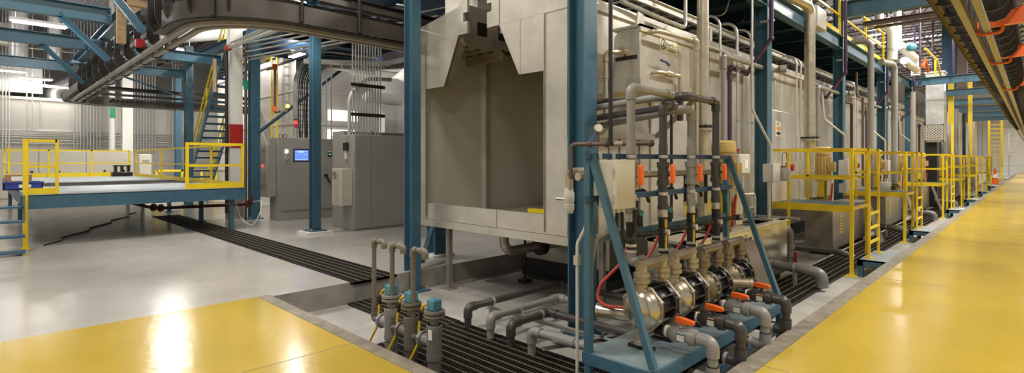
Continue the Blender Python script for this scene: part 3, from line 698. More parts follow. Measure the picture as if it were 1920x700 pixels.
for z0,z1 in ((1.62,2.08),(.98,1.42)):
    m=MB()
    for i in range(10): z=z0+(z1-z0)*i/10; m.prism([(5.575,z),(5.60,z+.03),(5.60,z)],-15.52,-15.18,'x')
    m.build('louvre',M['ss_dark'],u)
MB().box(-15.45,-15.35,5.592,5.60,1.49,1.57).build('display',M['lampr'],u)
o=MB().cyl((-14.98,6.35,2.32),(-14.98,6.35,2.62),.013,8).build('stack_light',M['galv']); tag(o,'red lit stack light on a thin pole on the touchscreen cabinet','lamp')
MB().cyl((-14.98,6.35,2.62),(-14.98,6.35,2.72),.045,14).build('base_ring',M['red'],o); MB().cyl((-14.98,6.35,2.72),(-14.98,6.35,2.82),.043,14).build('lens',M['lampr'],o); MB().cyl((-14.98,6.35,2.82),(-14.98,6.35,2.86),.045,14).build('cap',M['iron'],o)
o=MB().cyl((-15.76,6.4,3.13),(-15.72,6.4,3.25),.05,12).build('beacon',M['cab']); tag(o,'small lit amber beacon on the dark diagonal brace','lamp')
MB().sphere((-15.70,6.42,3.29),.055,10).build('lens',M['lampa'],o)
r=thing('control_cabinet','taller plain grey cabinet with a cream box on its side, right of the touchscreen cabinet','cabinet',(-11.8,7,0))
MB().box(-12.1,-11.53,6.28,8.6,0,2.31).build('body',M['cab'],r,bevel=.012)
MB().box(-11.53,-11.50,6.30,6.735,.05,2.29).build('door',M['cab'],r,bevel=.006); MB().box(-11.53,-11.50,6.745,8.58,.05,2.29).build('door',M['cab'],r,bevel=.006)
u=MB().box(-12.07,-11.6,6.0,6.28,.61,1.49).build('cooling_unit',M['cream'],r,bevel=.012)
m=MB()
for k in range(5): m.tube([(-11.93+.02*(k+1)*cos(t*pi/10),5.995,1.33+.02*(k+1)*sin(t*pi/10)) for t in range(21)],.004,0,5)
m.build('fan_grille',M['cab'],u)
MB().box(-11.96,-11.78,6.22,6.28,1.92,2.12).build('isolator_box',M['iron'],r,bevel=.006)
MB().box(-11.92,-11.84,6.245,6.28,1.72,1.92).build('conduit_stub',M['label_w'],r)
MB().tube([(-11.75+.05*cos(t*pi/6),6.9,2.36+.05*sin(t*pi/6)) for t in range(13)],.009,0,6).build('lifting_eye',M['black'],r)
tag(box(-12.75,-12.2,6.35,8.6,0,2.42).build('control_cabinet',M['cab'],None,True,.012),'grey cabinet just showing above and behind the plain grey cabinet','cabinet')
# ladder-type cable tray curving up from the touchscreen cabinet
r=thing('cable_tray','curved cable tray full of black cables rising from the touchscreen cabinet','cable tray',(-15.2,6.8,2.33))
Zt=4.45; Rb=.75
def traypath(y0,z1,Rr): return [(-15.2,y0,2.33)]+[(-15.2,y0+Rr-Rr*cos(a*pi/24),z1-Rr+Rr*sin(a*pi/24)) for a in range(13)]
def ribbon(pts,x0,x1,name,mt,th=.02):
    # upright strip across the curve, following it
    m=MB(); n=len(pts); vs=[]
    for i,(x,y,z) in enumerate(pts):
        a=pts[max(0,i-1)];b=pts[min(n-1,i+1)]; d=Vector((0,b[1]-a[1],b[2]-a[2])).normalized(); w=Vector((0,d.z,-d.y))
        for (xx,o) in ((x0,0),(x1,0),(x1,th),(x0,th)): vs.append((xx,y+w.y*o,z+w.z*o))
    fs=[(i*4+j,i*4+(j+1)%4,(i+1)*4+(j+1)%4,(i+1)*4+j) for i in range(n-1) for j in range(4)]+[(3,2,1,0),tuple(range((n-1)*4,n*4))]
    return m._add(vs,fs).build(name,mt,r)
out=traypath(6.40,4.98,1.15)+[(-15.2,9.0,4.98)]
inn=traypath(6.92,4.46,.63)+[(-15.2,9.0,4.46)]
ribbon(out,-15.28,-15.02,'side_rail',M['galv'],.03); ribbon(inn,-15.28,-15.02,'side_rail',M['galv'],-.03)
for i in range(11):
    z=2.5+i*.115*1.4
    if z<3.95: MB().box(-15.20,-15.17,6.43,6.89,z-.012,z+.012).build('rung',M['galv'],r)
for i in range(6):
    a=i*pi/12; co=(7.55-1.15*cos(a),3.83+1.15*sin(a)); ci=(7.55-.63*cos(a),3.83+.63*sin(a)); MB().bar((-15.17,*co),(-15.17,*ci),.025,.025).build('rung',M['galv'],r)
for k in range(9):
    f=.1+.1*k; rr=1.15-.52*f
    y0=6.4+.52*f
    MB().tube([(-15.12+.02*(k%3),y0+.015*sin(k*2),2.34),(-15.12+.02*(k%2),y0+.02*sin(k*5),3.0)]+[(-15.12+.015*(k%3),7.55-rr*cos(a*pi/24),3.83+rr*sin(a*pi/24)) for a in range(13)]+[(-15.12,9.0,3.83+rr)],.017,0,7).build('cable',M['black'],r)
r=thing('cable_tray','horizontal cable tray curving from the conveyor column over the grey cabinets','cable tray',(-13.5,8,4.45))
pp=[(-14.9,6.6),(-14.3,7.5)]+arc(-13.1,7.6,1.0,180,90,8)[1:]+[(-11.0,8.5),(-9.5,8.4)]
MB().sweep(pp,rect(-.3,-.28,4.42,4.56)).build('side_rail',M['galv'],r); MB().sweep(pp,rect(.28,.3,4.42,4.56)).build('side_rail',M['galv'],r)
for (x,y,dx,dy) in resample(pp,.3,.1): MB().bar((x-dy*.3,y+dx*.3,4.45),(x+dy*.3,y-dx*.3,4.45),.03,.03).build('rung',M['galv'],r)
MB().sweep(pp,rect(-.2,.2,4.47,4.52)).build('cables',M['black'],r)
# conduit bank above the plain grey cabinet
for i in range(11):
    y=6.45+i*.078
    o=MB().tube([(-11.9,y,2.31),(-11.9,y,5.2)],.019,0,8); tag(o.build('conduit',M['galv']),'steel conduit in the bank rising from the plain grey cabinet','conduit','conduit bank above the plain grey cabinet')
for z,l in ((3.55,'upper'),(2.82,'lower')):
    o=MB().box(-11.87,-11.83,6.38,7.32,z-.04,z+.04); tag(o.build('strut_channel',M['iron']),l+' dark strut across the conduit bank','strut')
o=MB().tube([(-12.0,6.42,2.31),(-12.0,6.42,3.3),(-12.0,6.9,3.75),(-12.0,7.6,3.8)],.05,.4,8); tag(o.build('cable_bundle',M['galv']),'curved grey cable bundle behind the conduit bank','cable')
for i in range(5):
    y=6.95+i*.16
    o=MB().tube([(-15.3,y,2.32),(-15.3,y,4.3)],.018,0,8); tag(o.build('conduit',M['galv']),'thin vertical conduit behind the middle blue column','conduit','thin conduits above the touchscreen cabinet')
# round white duct
o=MB().tube([(-16.6,9.6,3.9),(-16.6,10.9,3.9)],.2,0,18).build('round_duct',M['white']); tag(o,'white round duct stub with a domed end in front of the white enclosure','duct')
MB().sphere((-16.6,9.6,3.9),.2,16).build('end_cap',M['white'],o); MB().tube([(-17.0,10.8,2.4),(-17.0,10.8,4.2),(-17.0,11.8,5.0)],.42,.6,18).build('elbow',M['white'],o)
o=box(-16.9,-16.5,10.2,10.6,0,3.68).build('square_post',M['white']); tag(o,'white square post under the round duct','post')
r=thing('guard_rail','small yellow guard behind the dark blue column, left of the touchscreen cabinet','railing',(-17.5,7,0))
MB().box(-17.4,-17.3,6.6,6.7,0,1.3).box(-17.4,-17.3,7.5,7.6,0,1.3).box(-17.4,-17.3,6.6,7.6,.1,.3).box(-17.4,-17.3,6.6,7.6,1.2,1.3).build('frame',M['yellow'],r)
# ------------------------------------------------------------------ stainless wash booth and tunnel
YF=4.95
r=booth=thing('wash_booth','large stainless wash booth with an open front and sloped shroud panels','wash booth',(-5.5,8,.66))
XL,XRt=-7.13,-3.98
MB().box(XL,-6.80,YF,YF+.05,.78,3.52).build('jamb_panel',M['ss'],r)
MB().box(-4.33,XRt,YF,YF+.05,.78,3.52).build('jamb_panel',M['ss'],r)
MB().box(-6.80,-4.33,YF+.002,YF+.05,.78,1.02).build('sill_panel',M['ss'],r)
MB().box(XL-.03,XRt+.03,YF-.02,YF+.25,.67,.775).build('bottom_lip',M['ss'],r)
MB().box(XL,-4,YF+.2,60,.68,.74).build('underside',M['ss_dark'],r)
# header panels rising to the conveyor slot, with notched tabs
MB().prism([(XL,3.525),(-5.99,3.525),(-5.99,3.95),(XL,3.78)],YF,YF+.04).build('header_panel',M['ss'],r)
MB().prism([(-5.985,3.525),(-5.80,3.525),(-5.80,3.70),(-5.89,3.70),(-5.89,3.83),(-5.80,3.83),(-5.80,4.05),(-5.985,4.0)],YF-.012,YF+.03).build('slot_tab',M['ss'],r)
MB().prism([(-5.14,3.525),(XRt,3.525),(XRt,3.80),(-5.14,4.05)],YF,YF+.04).build('header_panel',M['ss'],r)
MB().prism([(-5.38,3.525),(-5.145,3.525),(-5.145,4.05),(-5.38,4.08),(-5.38,3.86),(-5.29,3.86),(-5.29,3.74),(-5.38,3.74)],YF-.012,YF+.03).build('slot_tab',M['ss'],r)
MB().prism([(-6.79,3.52),(-5.99,3.52),(-6.33,2.81),(-6.79,2.81)],YF-.015,YF+.03).build('shroud_panel',M['ss'],r)
MB().prism([(-5.99,3.52),(-6.33,2.81),(-6.335,2.81),(-5.995,3.52)],YF-.015,YF+.16).build('shroud_return',M['ss_dark'],r)
MB().prism([(-5.14,3.52),(-4.335,3.52),(-4.335,2.81),(-4.77,2.81)],YF-.015,YF+.03).build('shroud_panel',M['ss'],r)
MB().prism([(-5.14,3.52),(-4.77,2.81),(-4.765,2.81),(-5.135,3.52)],YF-.015,YF+.16).build('shroud_return',M['ss_dark'],r)
for q in [(-6.805,-6.795,YF-.019,YF,.8,3.52),(-6.475,-6.465,YF-.019,YF-.014,2.81,3.52),(-4.335,-4.325,YF-.019,YF,.8,3.52),(-4.745,-4.735,YF-.019,YF-.014,2.82,3.52),(XL,-5.99,YF-.006,YF,3.518,3.53),(-5.14,XRt,YF-.006,YF,3.518,3.53),(-6.553,-6.547,YF-.004,YF+.002,.78,1.02),(-5.203,-5.197,YF-.004,YF+.002,.78,1.02)]:
    MB().box(*q).build('weld_seam',M['ss_dark'],r)
# inside: left wall, post, ceiling panel with vents, holed slot beam
MB().box(-6.95,-6.86,YF+.05,6.24,.75,3.6).build('inner_wall',M['ss_in'],r)
MB().box(-6.95,-6.84,6.30,9.0,.75,3.6).build('inner_wall',M['ss_in'],r)
MB().box(-6.92,-6.80,6.22,6.32,.75,3.42).build('inner_post',M['ss'],r)
MB().box(-6.95,-4.0,8.9,9.0,.75,4.0).build('end_wall',M['ss_in'],r)
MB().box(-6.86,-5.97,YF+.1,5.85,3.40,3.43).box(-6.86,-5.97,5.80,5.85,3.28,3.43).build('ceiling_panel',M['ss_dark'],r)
m=MB()
for y in (5.15,5.42,5.68):
    for x in (-6.62,-6.35,-6.12): m.box(x-.06,x+.06,y-.03,y+.03,3.392,3.401)
m.build('vent_slot',M['black'],r)
MB().box(-6.02,-5.97,YF+.06,8.9,3.43,4.0).build('slot_beam',M['ss_dark'],r)
m=MB()
for y in (5.28,5.72,6.2): m.box(-5.972,-5.966,y,y+.2,3.58,3.78)
m.build('access_hole',M['black'],r)
MB().box(-5.20,-5.15,YF+.06,8.9,3.43,4.05).build('slot_beam',M['ss_dark'],r)
MB().box(-5.15,-3.98,YF+.06,8.9,3.50,3.54).build('ceiling_panel',M['ss_dark'],r)
MB().box(-6.5,-5.0,6.2,8.6,.80,.86).build('floor_pan',M['ss_dark'],r)
MB().box(-4.95,-4.35,5.30,5.40,.86,1.03).build('yellow_beam',M['yellow'],r)
for x in (-5.70,-5.52): MB().bar((x,5.2,4.22),(x,14,4.22),.06,.09).build('slot_rail',M['tan'],r)
MB().bar((-5.61,5.2,4.34),(-5.61,14,4.34),.10,.05).build('slot_rail',M['tan'],r)
# roof, right side wall in panels with ribs
MB().prism([(-7.1,3.72),(-6.02,3.92),(-6.02,3.96),(-7.1,3.76)],YF+.04,60).build('roof_panel',M['ss'],r)
MB().prism([(-5.15,3.96),(-3.98,3.72),(-3.98,3.76),(-5.15,4.0)],YF+.04,60).build('roof_panel',M['ss'],r)
MB().box(XL,-7.05,YF+.05,60,.7,3.72).build('side_wall',M['ss'],r)
ypan=[5.0,6.9,8.6,10.3,12.0,13.7,15.4,17.1,18.8,20.5,22.2,24.8,27.4,30,34,38,44,52,60]
for a,b in zip(ypan[:-1],ypan[1:]):
    m=MB(); m.box(-4.05,-3.97,a+.004,b-.004,.72,3.68); m.box(-3.985,-3.945,b-.06,b-.004,.72,3.68); m.build('side_wall',M['ss'],r)
MB().box(-3.97,-3.88,5.0,6.95,1.98,2.07).build('wall_ledge',M['ss'],r)
MB().box(-3.97,-3.93,5.0,60,3.60,3.72).build('top_rail',M['ss'],r)
m=MB()
for y in (5.3,5.55,5.8,6.05,6.3,6.55): m.box(-3.97,-3.955,y,y+.02,.75,1.98)
m.build('lower_rib',M['ss_dark'],r)
MB().box(-4.02,-3.90,4.99,60,.66,.76).build('bottom_rail',M['ss_dark'],r)
d=MB().box(-3.97,-3.90,11.55,13.45,.75,2.75).build('access_door',M['ss'],r,bevel=.01)
MB().box(-3.90,-3.892,11.85,12.16,2.20,2.52).build('warning_label',M['label_w'],d); MB().box(-3.892,-3.889,11.87,12.14,2.33,2.41).build('orange_band',M['label_o'],d)
MB().box(-3.892,-3.889,11.89,12.12,2.23,2.30).build('print_block',M['iron'],d); MB().box(-3.892,-3.889,11.89,12.02,2.43,2.50).build('print_block',M['galv'],d)
for x,y in [(-6.45,5.13),(-4.1,5.85),(-4.1,8.4),(-6.5,8.3)]:
    MB().box(x-.035,x+.035,y-.035,y+.035,-.28,.70).box(x-.09,x+.09,y-.09,y+.09,-.3,-.28).build('leg',M['ss_dark'],r)
m=MB().box(-6.9,-6.1,5.4,6.0,3.98,7.0).build('vent_stack',M['ss'],r)
# sump under the booth
o=MB().box(-6.4,-4.6,6.75,60,.0,.60).build('sump_tank',M['ss']); tag(o,'stainless sump tank in the shade under the wash booth','tank')
MB().box(-6.42,-4.58,6.73,60,-.3,-.0).build('plinth',M['rubber'],o)
r=thing('drain_elbow','weathered stainless drain elbow with a bolted flange under the booth sill','pipe',(-5.9,6.2,.2))
MB().tube([(-5.72,5.6,.68),(-5.72,5.6,.30),(-5.72,6.75,.30)],.075,.22,14).build('elbow',M['pipe_ss'],r)
m=MB(); flange(m,(-5.72,6.40,.30),(0,1,0),.15,.03,10); m.build('flange',M['iron'],r); m=MB(); flange(m,(-5.72,6.47,.30),(0,1,0),.15,.03,10); m.build('flange',M['iron'],r)
# small floor pipe and stand under the booth
o=MB().tube([(-5.9,6.25,.5),(-5.9,6.25,-.28)],.02,0,8).build('drain_stand',M['iron']); tag(o,'thin dark upright with a floor bracket beside the drain elbow','stand')
MB().box(-5.98,-5.82,6.17,6.33,-.3,-.24).build('foot',M['iron'],o)
o=MB().tube([(-5.9,6.32,-.2),(-4.2,6.32,-.2),(-4.2,9,-.2)],.022,.1,8).build('air_pipe',M['iron']); tag(o,'thin dark pipe low along the sump under the booth','pipe')
r=thing('bracket_column','short blue column with a diagonal brace standing on the grey floor behind the booth corner','column',(-7.55,5.7,0))
MB().ibeam((-7.6,5.75,0),(-7.6,5.75,3.6),.24,.24,(1,0,0)).build('shaft',M['blue'],r); MB().box(-7.82,-7.38,5.52,5.98,0,.03).build('base_plate',M['white'],r); MB().bar((-7.5,5.62,.6),(-6.85,4.9,-.2+.3),.07,.07).build('diagonal',M['blue'],r)
# ------------------------------------------------------------------ skimmer tank hung on the wall
r=thing('skimmer_tank','stainless wall-hung tank with a white sign and a brass valve','tank',(-3.6,6.1,2.55))
MB().prism([(-3.68,2.66),(-3.30,2.66),(-3.30,3.28),(-3.58,3.28),(-3.66,3.20)],5.47,6.92).build('body',M['ss'],r,bevel=.008)
MB().box(-3.68,-3.28,5.45,6.94,3.27,3.30).box(-3.31,-3.28,5.45,6.94,3.22,3.30).build('rim',M['ss'],r)
MB().box(-3.95,-3.27,5.43,7.0,2.52,2.66).build('support_frame',M['ss'],r)
for y in (5.5,6.9): MB().bar((-3.32,y,2.52),(-3.94,y,2.0),.05,.06).build('bracket',M['ss'],r)
MB().box(-3.64,-3.34,5.462,5.471,2.90,2.945).build('dark_stripe',M['iron'],r)
MB().prism([(5.62,3.3),(5.84,3.3),(5.80,3.50),(5.68,3.52)],-3.47,-3.45,'x').build('lifting_lug',M['ss'],r)
s=MB().box(-3.30,-3.294,5.93,6.36,3.05,3.235).build('sign',M['label_w'],r)
m=MB(); m.tube([(-3.292,6.0+.047*cos(t*pi/12),3.142+.062*sin(t*pi/12)) for t in range(25)],.006,0,6); m.prism([(5.985,3.115),(6.015,3.11),(6.022,3.135),(6.0,3.175),(5.99,3.14)],-3.294,-3.290,'x'); m.build('emblem',M['dgreen'],s)
def text(body,loc,size,m_,name,parent,rot):
    cu=bpy.data.curves.new(name,'FONT'); cu.body=body; cu.size=size; cu.extrude=.001; cu.fill_mode='BOTH'
    to=bpy.data.objects.new(name,cu); C.objects.link(to); bpy.context.view_layer.update()
    me=bpy.data.meshes.new_from_object(to); bpy.data.objects.remove(to); me.materials.clear(); me.materials.append(m_)
    o=bpy.data.objects.new(name,me); C.objects.link(o)
    root=parent
    while root.parent: root=root.parent
    o.parent=parent; o.location=Vector(loc)-root.location; o.rotation_euler=rot; return o
RX=(pi/2,0,pi/2)
text('Smart',(-3.292,6.065,3.135),.075,M['dgreen'],'lettering',s,RX); text('Skim',(-3.292,6.235,3.135),.062,M['green'],'lettering',s,RX)
MB().box(-3.294,-3.292,6.07,6.33,3.118,3.122).box(-3.294,-3.292,6.12,6.33,3.085,3.095).box(-3.294,-3.292,6.14,6.33,3.068,3.076).build('small_print',M['dgreen'],s)
# overflow pipe and ball valve of the tank
o=MB().tube([(-3.28,5.62,3.22),(-3.16,5.62,3.22),(-3.12,6.55,3.24),(-3.12,6.55,1.3)],.028,.05,10).build('overflow_pipe',M['pipe_ss']); tag(o,'steel overflow pipe running across the skimmer tank and down its front','pipe')
for a,b in [((-3.12,6.42,3.24),(-3.12,6.55,3.24))]: MB().tube([(-3.12,6.44,3.237),(-3.12,6.55,3.24),(-3.12,6.55,3.12)],.04,.05,10).build('elbow',M['pipe_ss'],o)
r=thing('ball_valve','brass ball valve with a blue lever on the front of the skimmer tank','valve',(-3.2,6.1,2.7))
MB().tube([(-3.30,5.75,2.76),(-3.22,5.75,2.76),(-3.22,6.30,2.77),(-3.22,6.30,2.3)],.025,.05,10).build('pipe',M['pipe_ss'],r)
MB().lathe((-3.22,5.92,2.765),(-3.22,6.12,2.765),[(0,.03),(.03,.042),(.1,.046),(.17,.042),(.2,.03)],12).build('body',M['pipe_ss'],r)
MB().cyl((-3.22,6.02,2.80),(-3.22,6.02,2.87),.014,8).build('stem',M['galv'],r)
MB().tube([(-3.22,6.02,2.87),(-3.22,5.95,2.90),(-3.22,5.82,2.91)],.016,.05,8).build('lever',mat('navy_lever',(.03,.06,.25),.4),r)
MB().tube([(-3.22,6.30,2.50),(-3.22,6.30,2.2)],.04,0,10).build('coupling',M['rubber'],r)
r=thing('side_pipe','short steel pipe with unions entering the near end of the skimmer tank','pipe',(-3.5,5.3,2.6))
MB().tube([(-3.52,5.47,3.0),(-3.52,5.25,2.97),(-3.60,5.2,2.97),(-3.60,5.2,2.2)],.03,.06,10).build('pipe',M['pipe_ss'],r)
for z in (2.9,2.7,2.45): MB().cyl((-3.60,5.2,z-.04),(-3.60,5.2,z+.04),.042,10).build('union',M['pipe_ss'],r)
MB().cyl((-3.52,5.40,2.99),(-3.52,5.47,3.0),.06,12).build('wall_flange',M['pipe_ss'],r)

# ------------------------------------------------------------------ pump stand
r=thing('pump_stand','blue steel pump stand with a drip plate, braced posts and clamp bars','stand',(-2.27,4.8,-.3))
YA,YB=3.46,6.12
MB().box(-2.60,-1.95,YA-.02,YB+.02,.10,.15).build('drip_plate',mat('worn_blue_plate',(.22,.29,.31),.36,.2,.3,5,.1,40),r,bevel=.004)
m=MB(); m.box(-1.965,-1.94,YA-.03,YB+.03,.06,.155).box(-2.60,-1.95,YA-.035,YA-.015,.06,.152).build('edge_strip',M['blue'],r)
for y in (YA,YB):
    MB().box(-2.585,-2.53,y-.028,y+.028,-.3,1.75).build('back_post',M['blue'],r)
    MB().box(-2.005,-1.955,y-.025,y+.025,-.3,.10).build('front_leg',M['blue'],r)
    MB().bar((-2.53,y,1.74),(-1.975,y,.17),.05,.05,(0,1,0)).build('diagonal_brace',M['blue'],r)
    MB().box(-2.585,-1.955,y-.02,y+.02,-.12,-.07).build('lower_tie',M['blue'],r)
MB().box(-2.0,-1.96,YA,YB,-.17,-.12).build('lower_rail',M['blue'],r)
for z in (1.73,1.385): 
    m=MB(); m.channel((-2.53,YA-.05,z),(-2.53,YB+.05,z),.04,.045,(0,0,1),.006,-1); m.box(-2.53,-2.505,YA-.05,YB+.05,z-.022,z+.022); m.build('clamp_bar',M['navy'],r)
MB().box(-2.58,-2.54,YA,YB,1.03,1.085).build('mid_bar',M['blue'],r)
# enclosure on the stand
r=thing('junction_enclosure','cream metal enclosure mounted on the near post of the pump stand','enclosure',(-2.39,3.66,1.31))
MB().box(-2.49,-2.36,3.50,3.755,1.315,1.695).build('body',M['cream'],r,bevel=.006)
MB().box(-2.358,-2.315,3.495,3.76,1.31,1.70).build('door',M['cream'],r,bevel=.005)
for z in (1.40,1.60): MB().cyl((-2.345,3.49,z-.03),(-2.345,3.49,z+.03),.008,8).build('hinge',M['galv'],r)
for y in (3.53,3.72): MB().box(-2.50,-2.49,y-.02,y+.02,1.69,1.76).build('mounting_tab',M['galv'],r)
for k,(y,rr,mm) in enumerate([(3.58,.02,'pvc_lt'),(3.66,.016,'rubber'),(3.73,.016,'rubber')]):
    MB().cyl((-2.42,y,1.27),(-2.42,y,1.32),rr*1.5,10).build('cable_gland',M['galv'],r)
    if k: MB().tube([(-2.42,y,1.28),(-2.42,y+.01,1.10-.03*k),(-2.40,y+.17,1.09-.03*k),(-2.40,y+.17,1.28)] if k==2 else [(-2.42,y,1.28),(-2.43,y,1.06)],rr,.06,8).build('flexible_conduit',M[mm],r)
    else: MB().tube([(-2.42,y,1.28),(-2.44,y-.02,1.12),(-2.54,y-.05,1.06),(-2.62,y-.06,.6)],rr,.08,8).build('flexible_conduit',M[mm],r)

# ------------------------------------------------------------------ discharge lines (vertical pipes with valves)
PY=[4.0,4.55,5.12,5.70]; XP=-2.46; RP=.036
tops=[2.31,2.22,2.20,2.37]; pm=['pvc_lt','pvc_dk','pvc_lt','pvc_dk']
runs=[[(XP,3.93,2.32),(XP,4.64,2.32),(-3.95,5.14,2.30)],[(XP,4.48,2.22),(XP,4.71,2.22),(-3.95,5.17,2.18)],[(XP,5.04,2.20),(XP,4.88,2.20),(-3.9,5.20,2.08)],[(XP,5.62,2.33),(XP,4.92,2.33),(-3.95,5.20,2.40)]]
dlab=['first light grey discharge pipe rising behind the cream enclosure','second discharge pipe, dark grey, with an orange valve paddle','third discharge pipe, light grey, with an orange valve paddle','fourth and farthest discharge pipe, dark grey, at the right end of the stand']
for i,y in enumerate([3.93,4.48,5.04,5.62]):
    r=thing('discharge_pipe',dlab[i],'pipe',(XP,y,1.1),'discharge pipes on the pump stand')
    pvc('pipe',[(XP,y,1.18)]+runs[i],RP,M[pm[i]],r)
    mv=M[pm[i] if i!=0 else 'pvc_lt']
    MB().lathe((XP,y,1.46),(XP,y,1.68),[(0,.044),(.0,.058),(.05,.058),(.05,.05),(.17,.05),(.17,.058),(.22,.058),(.22,.044)],16).build('union_valve',mv,r)
    MB().cyl((XP,y,1.57),(XP+.085,y+.0,1.57),.016,10).build('valve_stem',mv,r)
    h=MB(); pr=[(-.022,-.085),(.022,-.085),(.030,.0),(.024,.075),(.0,.09),(-.026,.075)]
    h.prism([(y+a,1.57+b) for a,b in pr],XP+.08,XP+.112,'x'); h.build('valve_handle',M['orange'],r,bevel=.004)
    for z in (1.73,1.385):
        clamp((XP,y,z),(0,0,1),RP,r); MB().box(XP-.01,XP+.01,y+.04,y+.075,z-.014,z+.014).build('clamp_ear',M['galv'],r)
    MB().lathe((XP,y,1.24),(XP,y,1.36),[(0,.05),(.05,.05),(.05,.043),(.12,.043)],14).build('reducer',mv,r)
    MB().lathe((XP,y,1.16),(XP,y,1.24),[(0,.042),(.03,.046),(.03,.041),(.08,.041)],14).build('hose_clamp',M['galv'],r)
    MB().lathe((XP,y,1.75),(XP,y,2.0),[(0,RP*1.15),(.09,RP*1.15),(.09,RP*1.02),(.25,RP*1.02)],12).build('coupling',mv,r)
    zb=.92 if i==0 else .82
    MB().tube([(XP,y,1.17),(XP+.005,y,zb)],.044,0,14).build('flexible_hose',M['rubber'],r)
    if i in (1,2): MB().box(XP+.030,XP+.046,y-.03,y-.012,zb+.05,1.15).build('hose_label',M['label_y'],r)
    for z in (zb,zb+.05): MB().cyl((XP,y,z-.012),(XP,y,z+.012),.049,14).build('hose_clamp',M['galv'],r)
    MB().tube([(XP,y,zb-.005),(XP,y,zb-.10),(XP+.13,y,zb-.11 if i else .86)],.044,.06,14).build('elbow',M['pvc_lt'] if i==0 else M['pvc_dk'],r)
# dark check valve gear and air regulators behind the clamp bars
for i,y in enumerate(PY):
    r=thing('air_regulator','small air regulator with a yellow label and teal fittings behind the '+['first','second','third','fourth'][i]+' discharge pipe','regulator',(-2.6,y+.22,1.0),'air regulators on the pump stand')
    MB().box(-2.66,-2.60,y+.17,y+.25,1.10,1.25).build('filter_bowl',M['label_y'] if i!=1 else M['cardboard'],r,bevel=.006)
    MB().cyl((-2.63,y+.29,1.14),(-2.63,y+.29,1.32),.022,10).build('regulator_knob',M['rubber'],r)
    MB().box(-2.66,-2.58,y+.26,y+.33,1.08,1.17).build('regulator_body',M['rubber'],r,bevel=.005)
    MB().cyl((-2.62,y+.34,1.17),(-2.62,y+.37,1.22),.025,10).build('gauge',M['teal'],r)
    MB().tube([(-2.63,y+.05,1.02),(-2.45,y+.20,1.04),(-2.38,y+.36,1.05)],.022,.05,8).build('air_pipe',M['rubber'],r)
    MB().box(-2.42,-2.36,y+.30,y+.40,1.02,1.08).build('solenoid',M['black'],r,bevel=.004); MB().cyl((-2.36,y+.35,1.05),(-2.33,y+.35,1.05),.028,10).build('fitting',M['galv'],r)
    MB().tube([(-2.62,y+.2,1.25),(-2.62,y+.2,1.40),(-2.62,y+.42,1.42),(-2.62,y+.5,1.30)],.016,.08,8).build('hose',M['rubber'],r)
o=MB().tube([(-2.70,3.5,1.56),(-2.70,6.0,1.56)],.034,0,12).build('header_pipe',M['pipe_ss']); tag(o,'stainless header pipe running level behind the discharge pipes','pipe')
for y in (4.3,4.85,5.4,5.9):
    MB().tube([(-2.70,y,1.55),(-2.70,y,1.20)],.02,0,8).build('drop',M['iron'],o); MB().cyl((-2.70,y,1.34),(-2.70,y,1.40),.032,8).build('union',M['iron'],o)
# gauge pipe, filter and cream valve by the wide column
r=thing('gauge_pipe','brown pipe with a round pressure gauge in front of the wide blue column','pipe',(-3.0,4.4,1.8))
MB().tube([(-3.42,4.32,1.5),(-3.42,4.32,1.86),(-3.25,4.36,1.86),(-2.62,4.58,1.86)],.022,.05,10).build('pipe',M['brown'],r)
for p in [(-3.22,4.37,1.86),(-3.06,4.425,1.86),(-2.64,4.575,1.86)]: MB().sphere(p,.036,10).build('fitting',M['brown'],r)
MB().cyl((-3.14,4.40,1.86),(-3.14,4.40,1.98),.018,8).build('gauge_stem',M['brown'],r); MB().cyl((-2.98,4.455,1.86),(-2.90,4.485,1.86),.028,10).build('brass_union',M['tan'],r)
MB().cyl((-3.155,4.415,2.02),(-3.11,4.375,2.02),.042,18).build('gauge_case',M['galv'],r); MB().cyl((-3.11,4.375,2.02),(-3.105,4.370,2.02),.036,18).build('gauge_dial',M['label_w'],r)
r=thing('cream_valve','tan pipe elbow with a cream drain valve hanging in front of the booth corner','valve',(-3.5,4.4,1.2))
MB().tube([(-2.75,4.0,1.60),(-3.25,4.3,1.585),(-3.42,4.41,1.58),(-3.58,4.50,1.57),(-3.60,4.51,1.22)],.040,.07,12).build('pipe',M['pipe_ss'],r)
MB().lathe((-3.60,4.51,1.22),(-3.60,4.51,1.40),[(0,.05),(.04,.06),(.12,.06),(.14,.05),(.18,.048)],14).build('valve_body',M['cream'],r)
MB().lathe((-3.60,4.51,1.12),(-3.60,4.51,1.22),[(0,.045),(.05,.06),(.10,.06)],14).build('valve_outlet',M['cream'],r); MB().cyl((-3.60,4.51,1.27),(-3.71,4.42,1.28),.018,8).build('spout',M['galv'],r)
r=thing('filter_bowl','small grey air filter bowl hanging left of the pump stand post','filter',(-2.9,3.95,1.3))
MB().lathe((-2.92,4.1,1.33),(-2.92,4.1,1.50),[(0,.02),(.02,.045),(.13,.05),(.17,.05)],14).build('bowl',M['tan'],r); MB().cyl((-2.92,4.1,1.50),(-2.92,4.1,1.56),.03,10).build('head',M['galv'],r); MB().cyl((-2.92,4.1,1.27),(-2.92,4.1,1.33),.012,8).build('drain_cock',M['black'],r)
o=MB().tube([(-2.72,3.52,-.22),(-2.72,3.52,1.0),(-2.66,3.54,1.12),(-2.60,3.55,1.3)],.014,.1,8).build('conduit',M['cream']); tag(o,'cream conduit rising beside the near post of the pump stand','conduit')
MB().box(-2.745,-2.70,3.5,3.54,.82,.90).build('coupling',M['galv'],o)
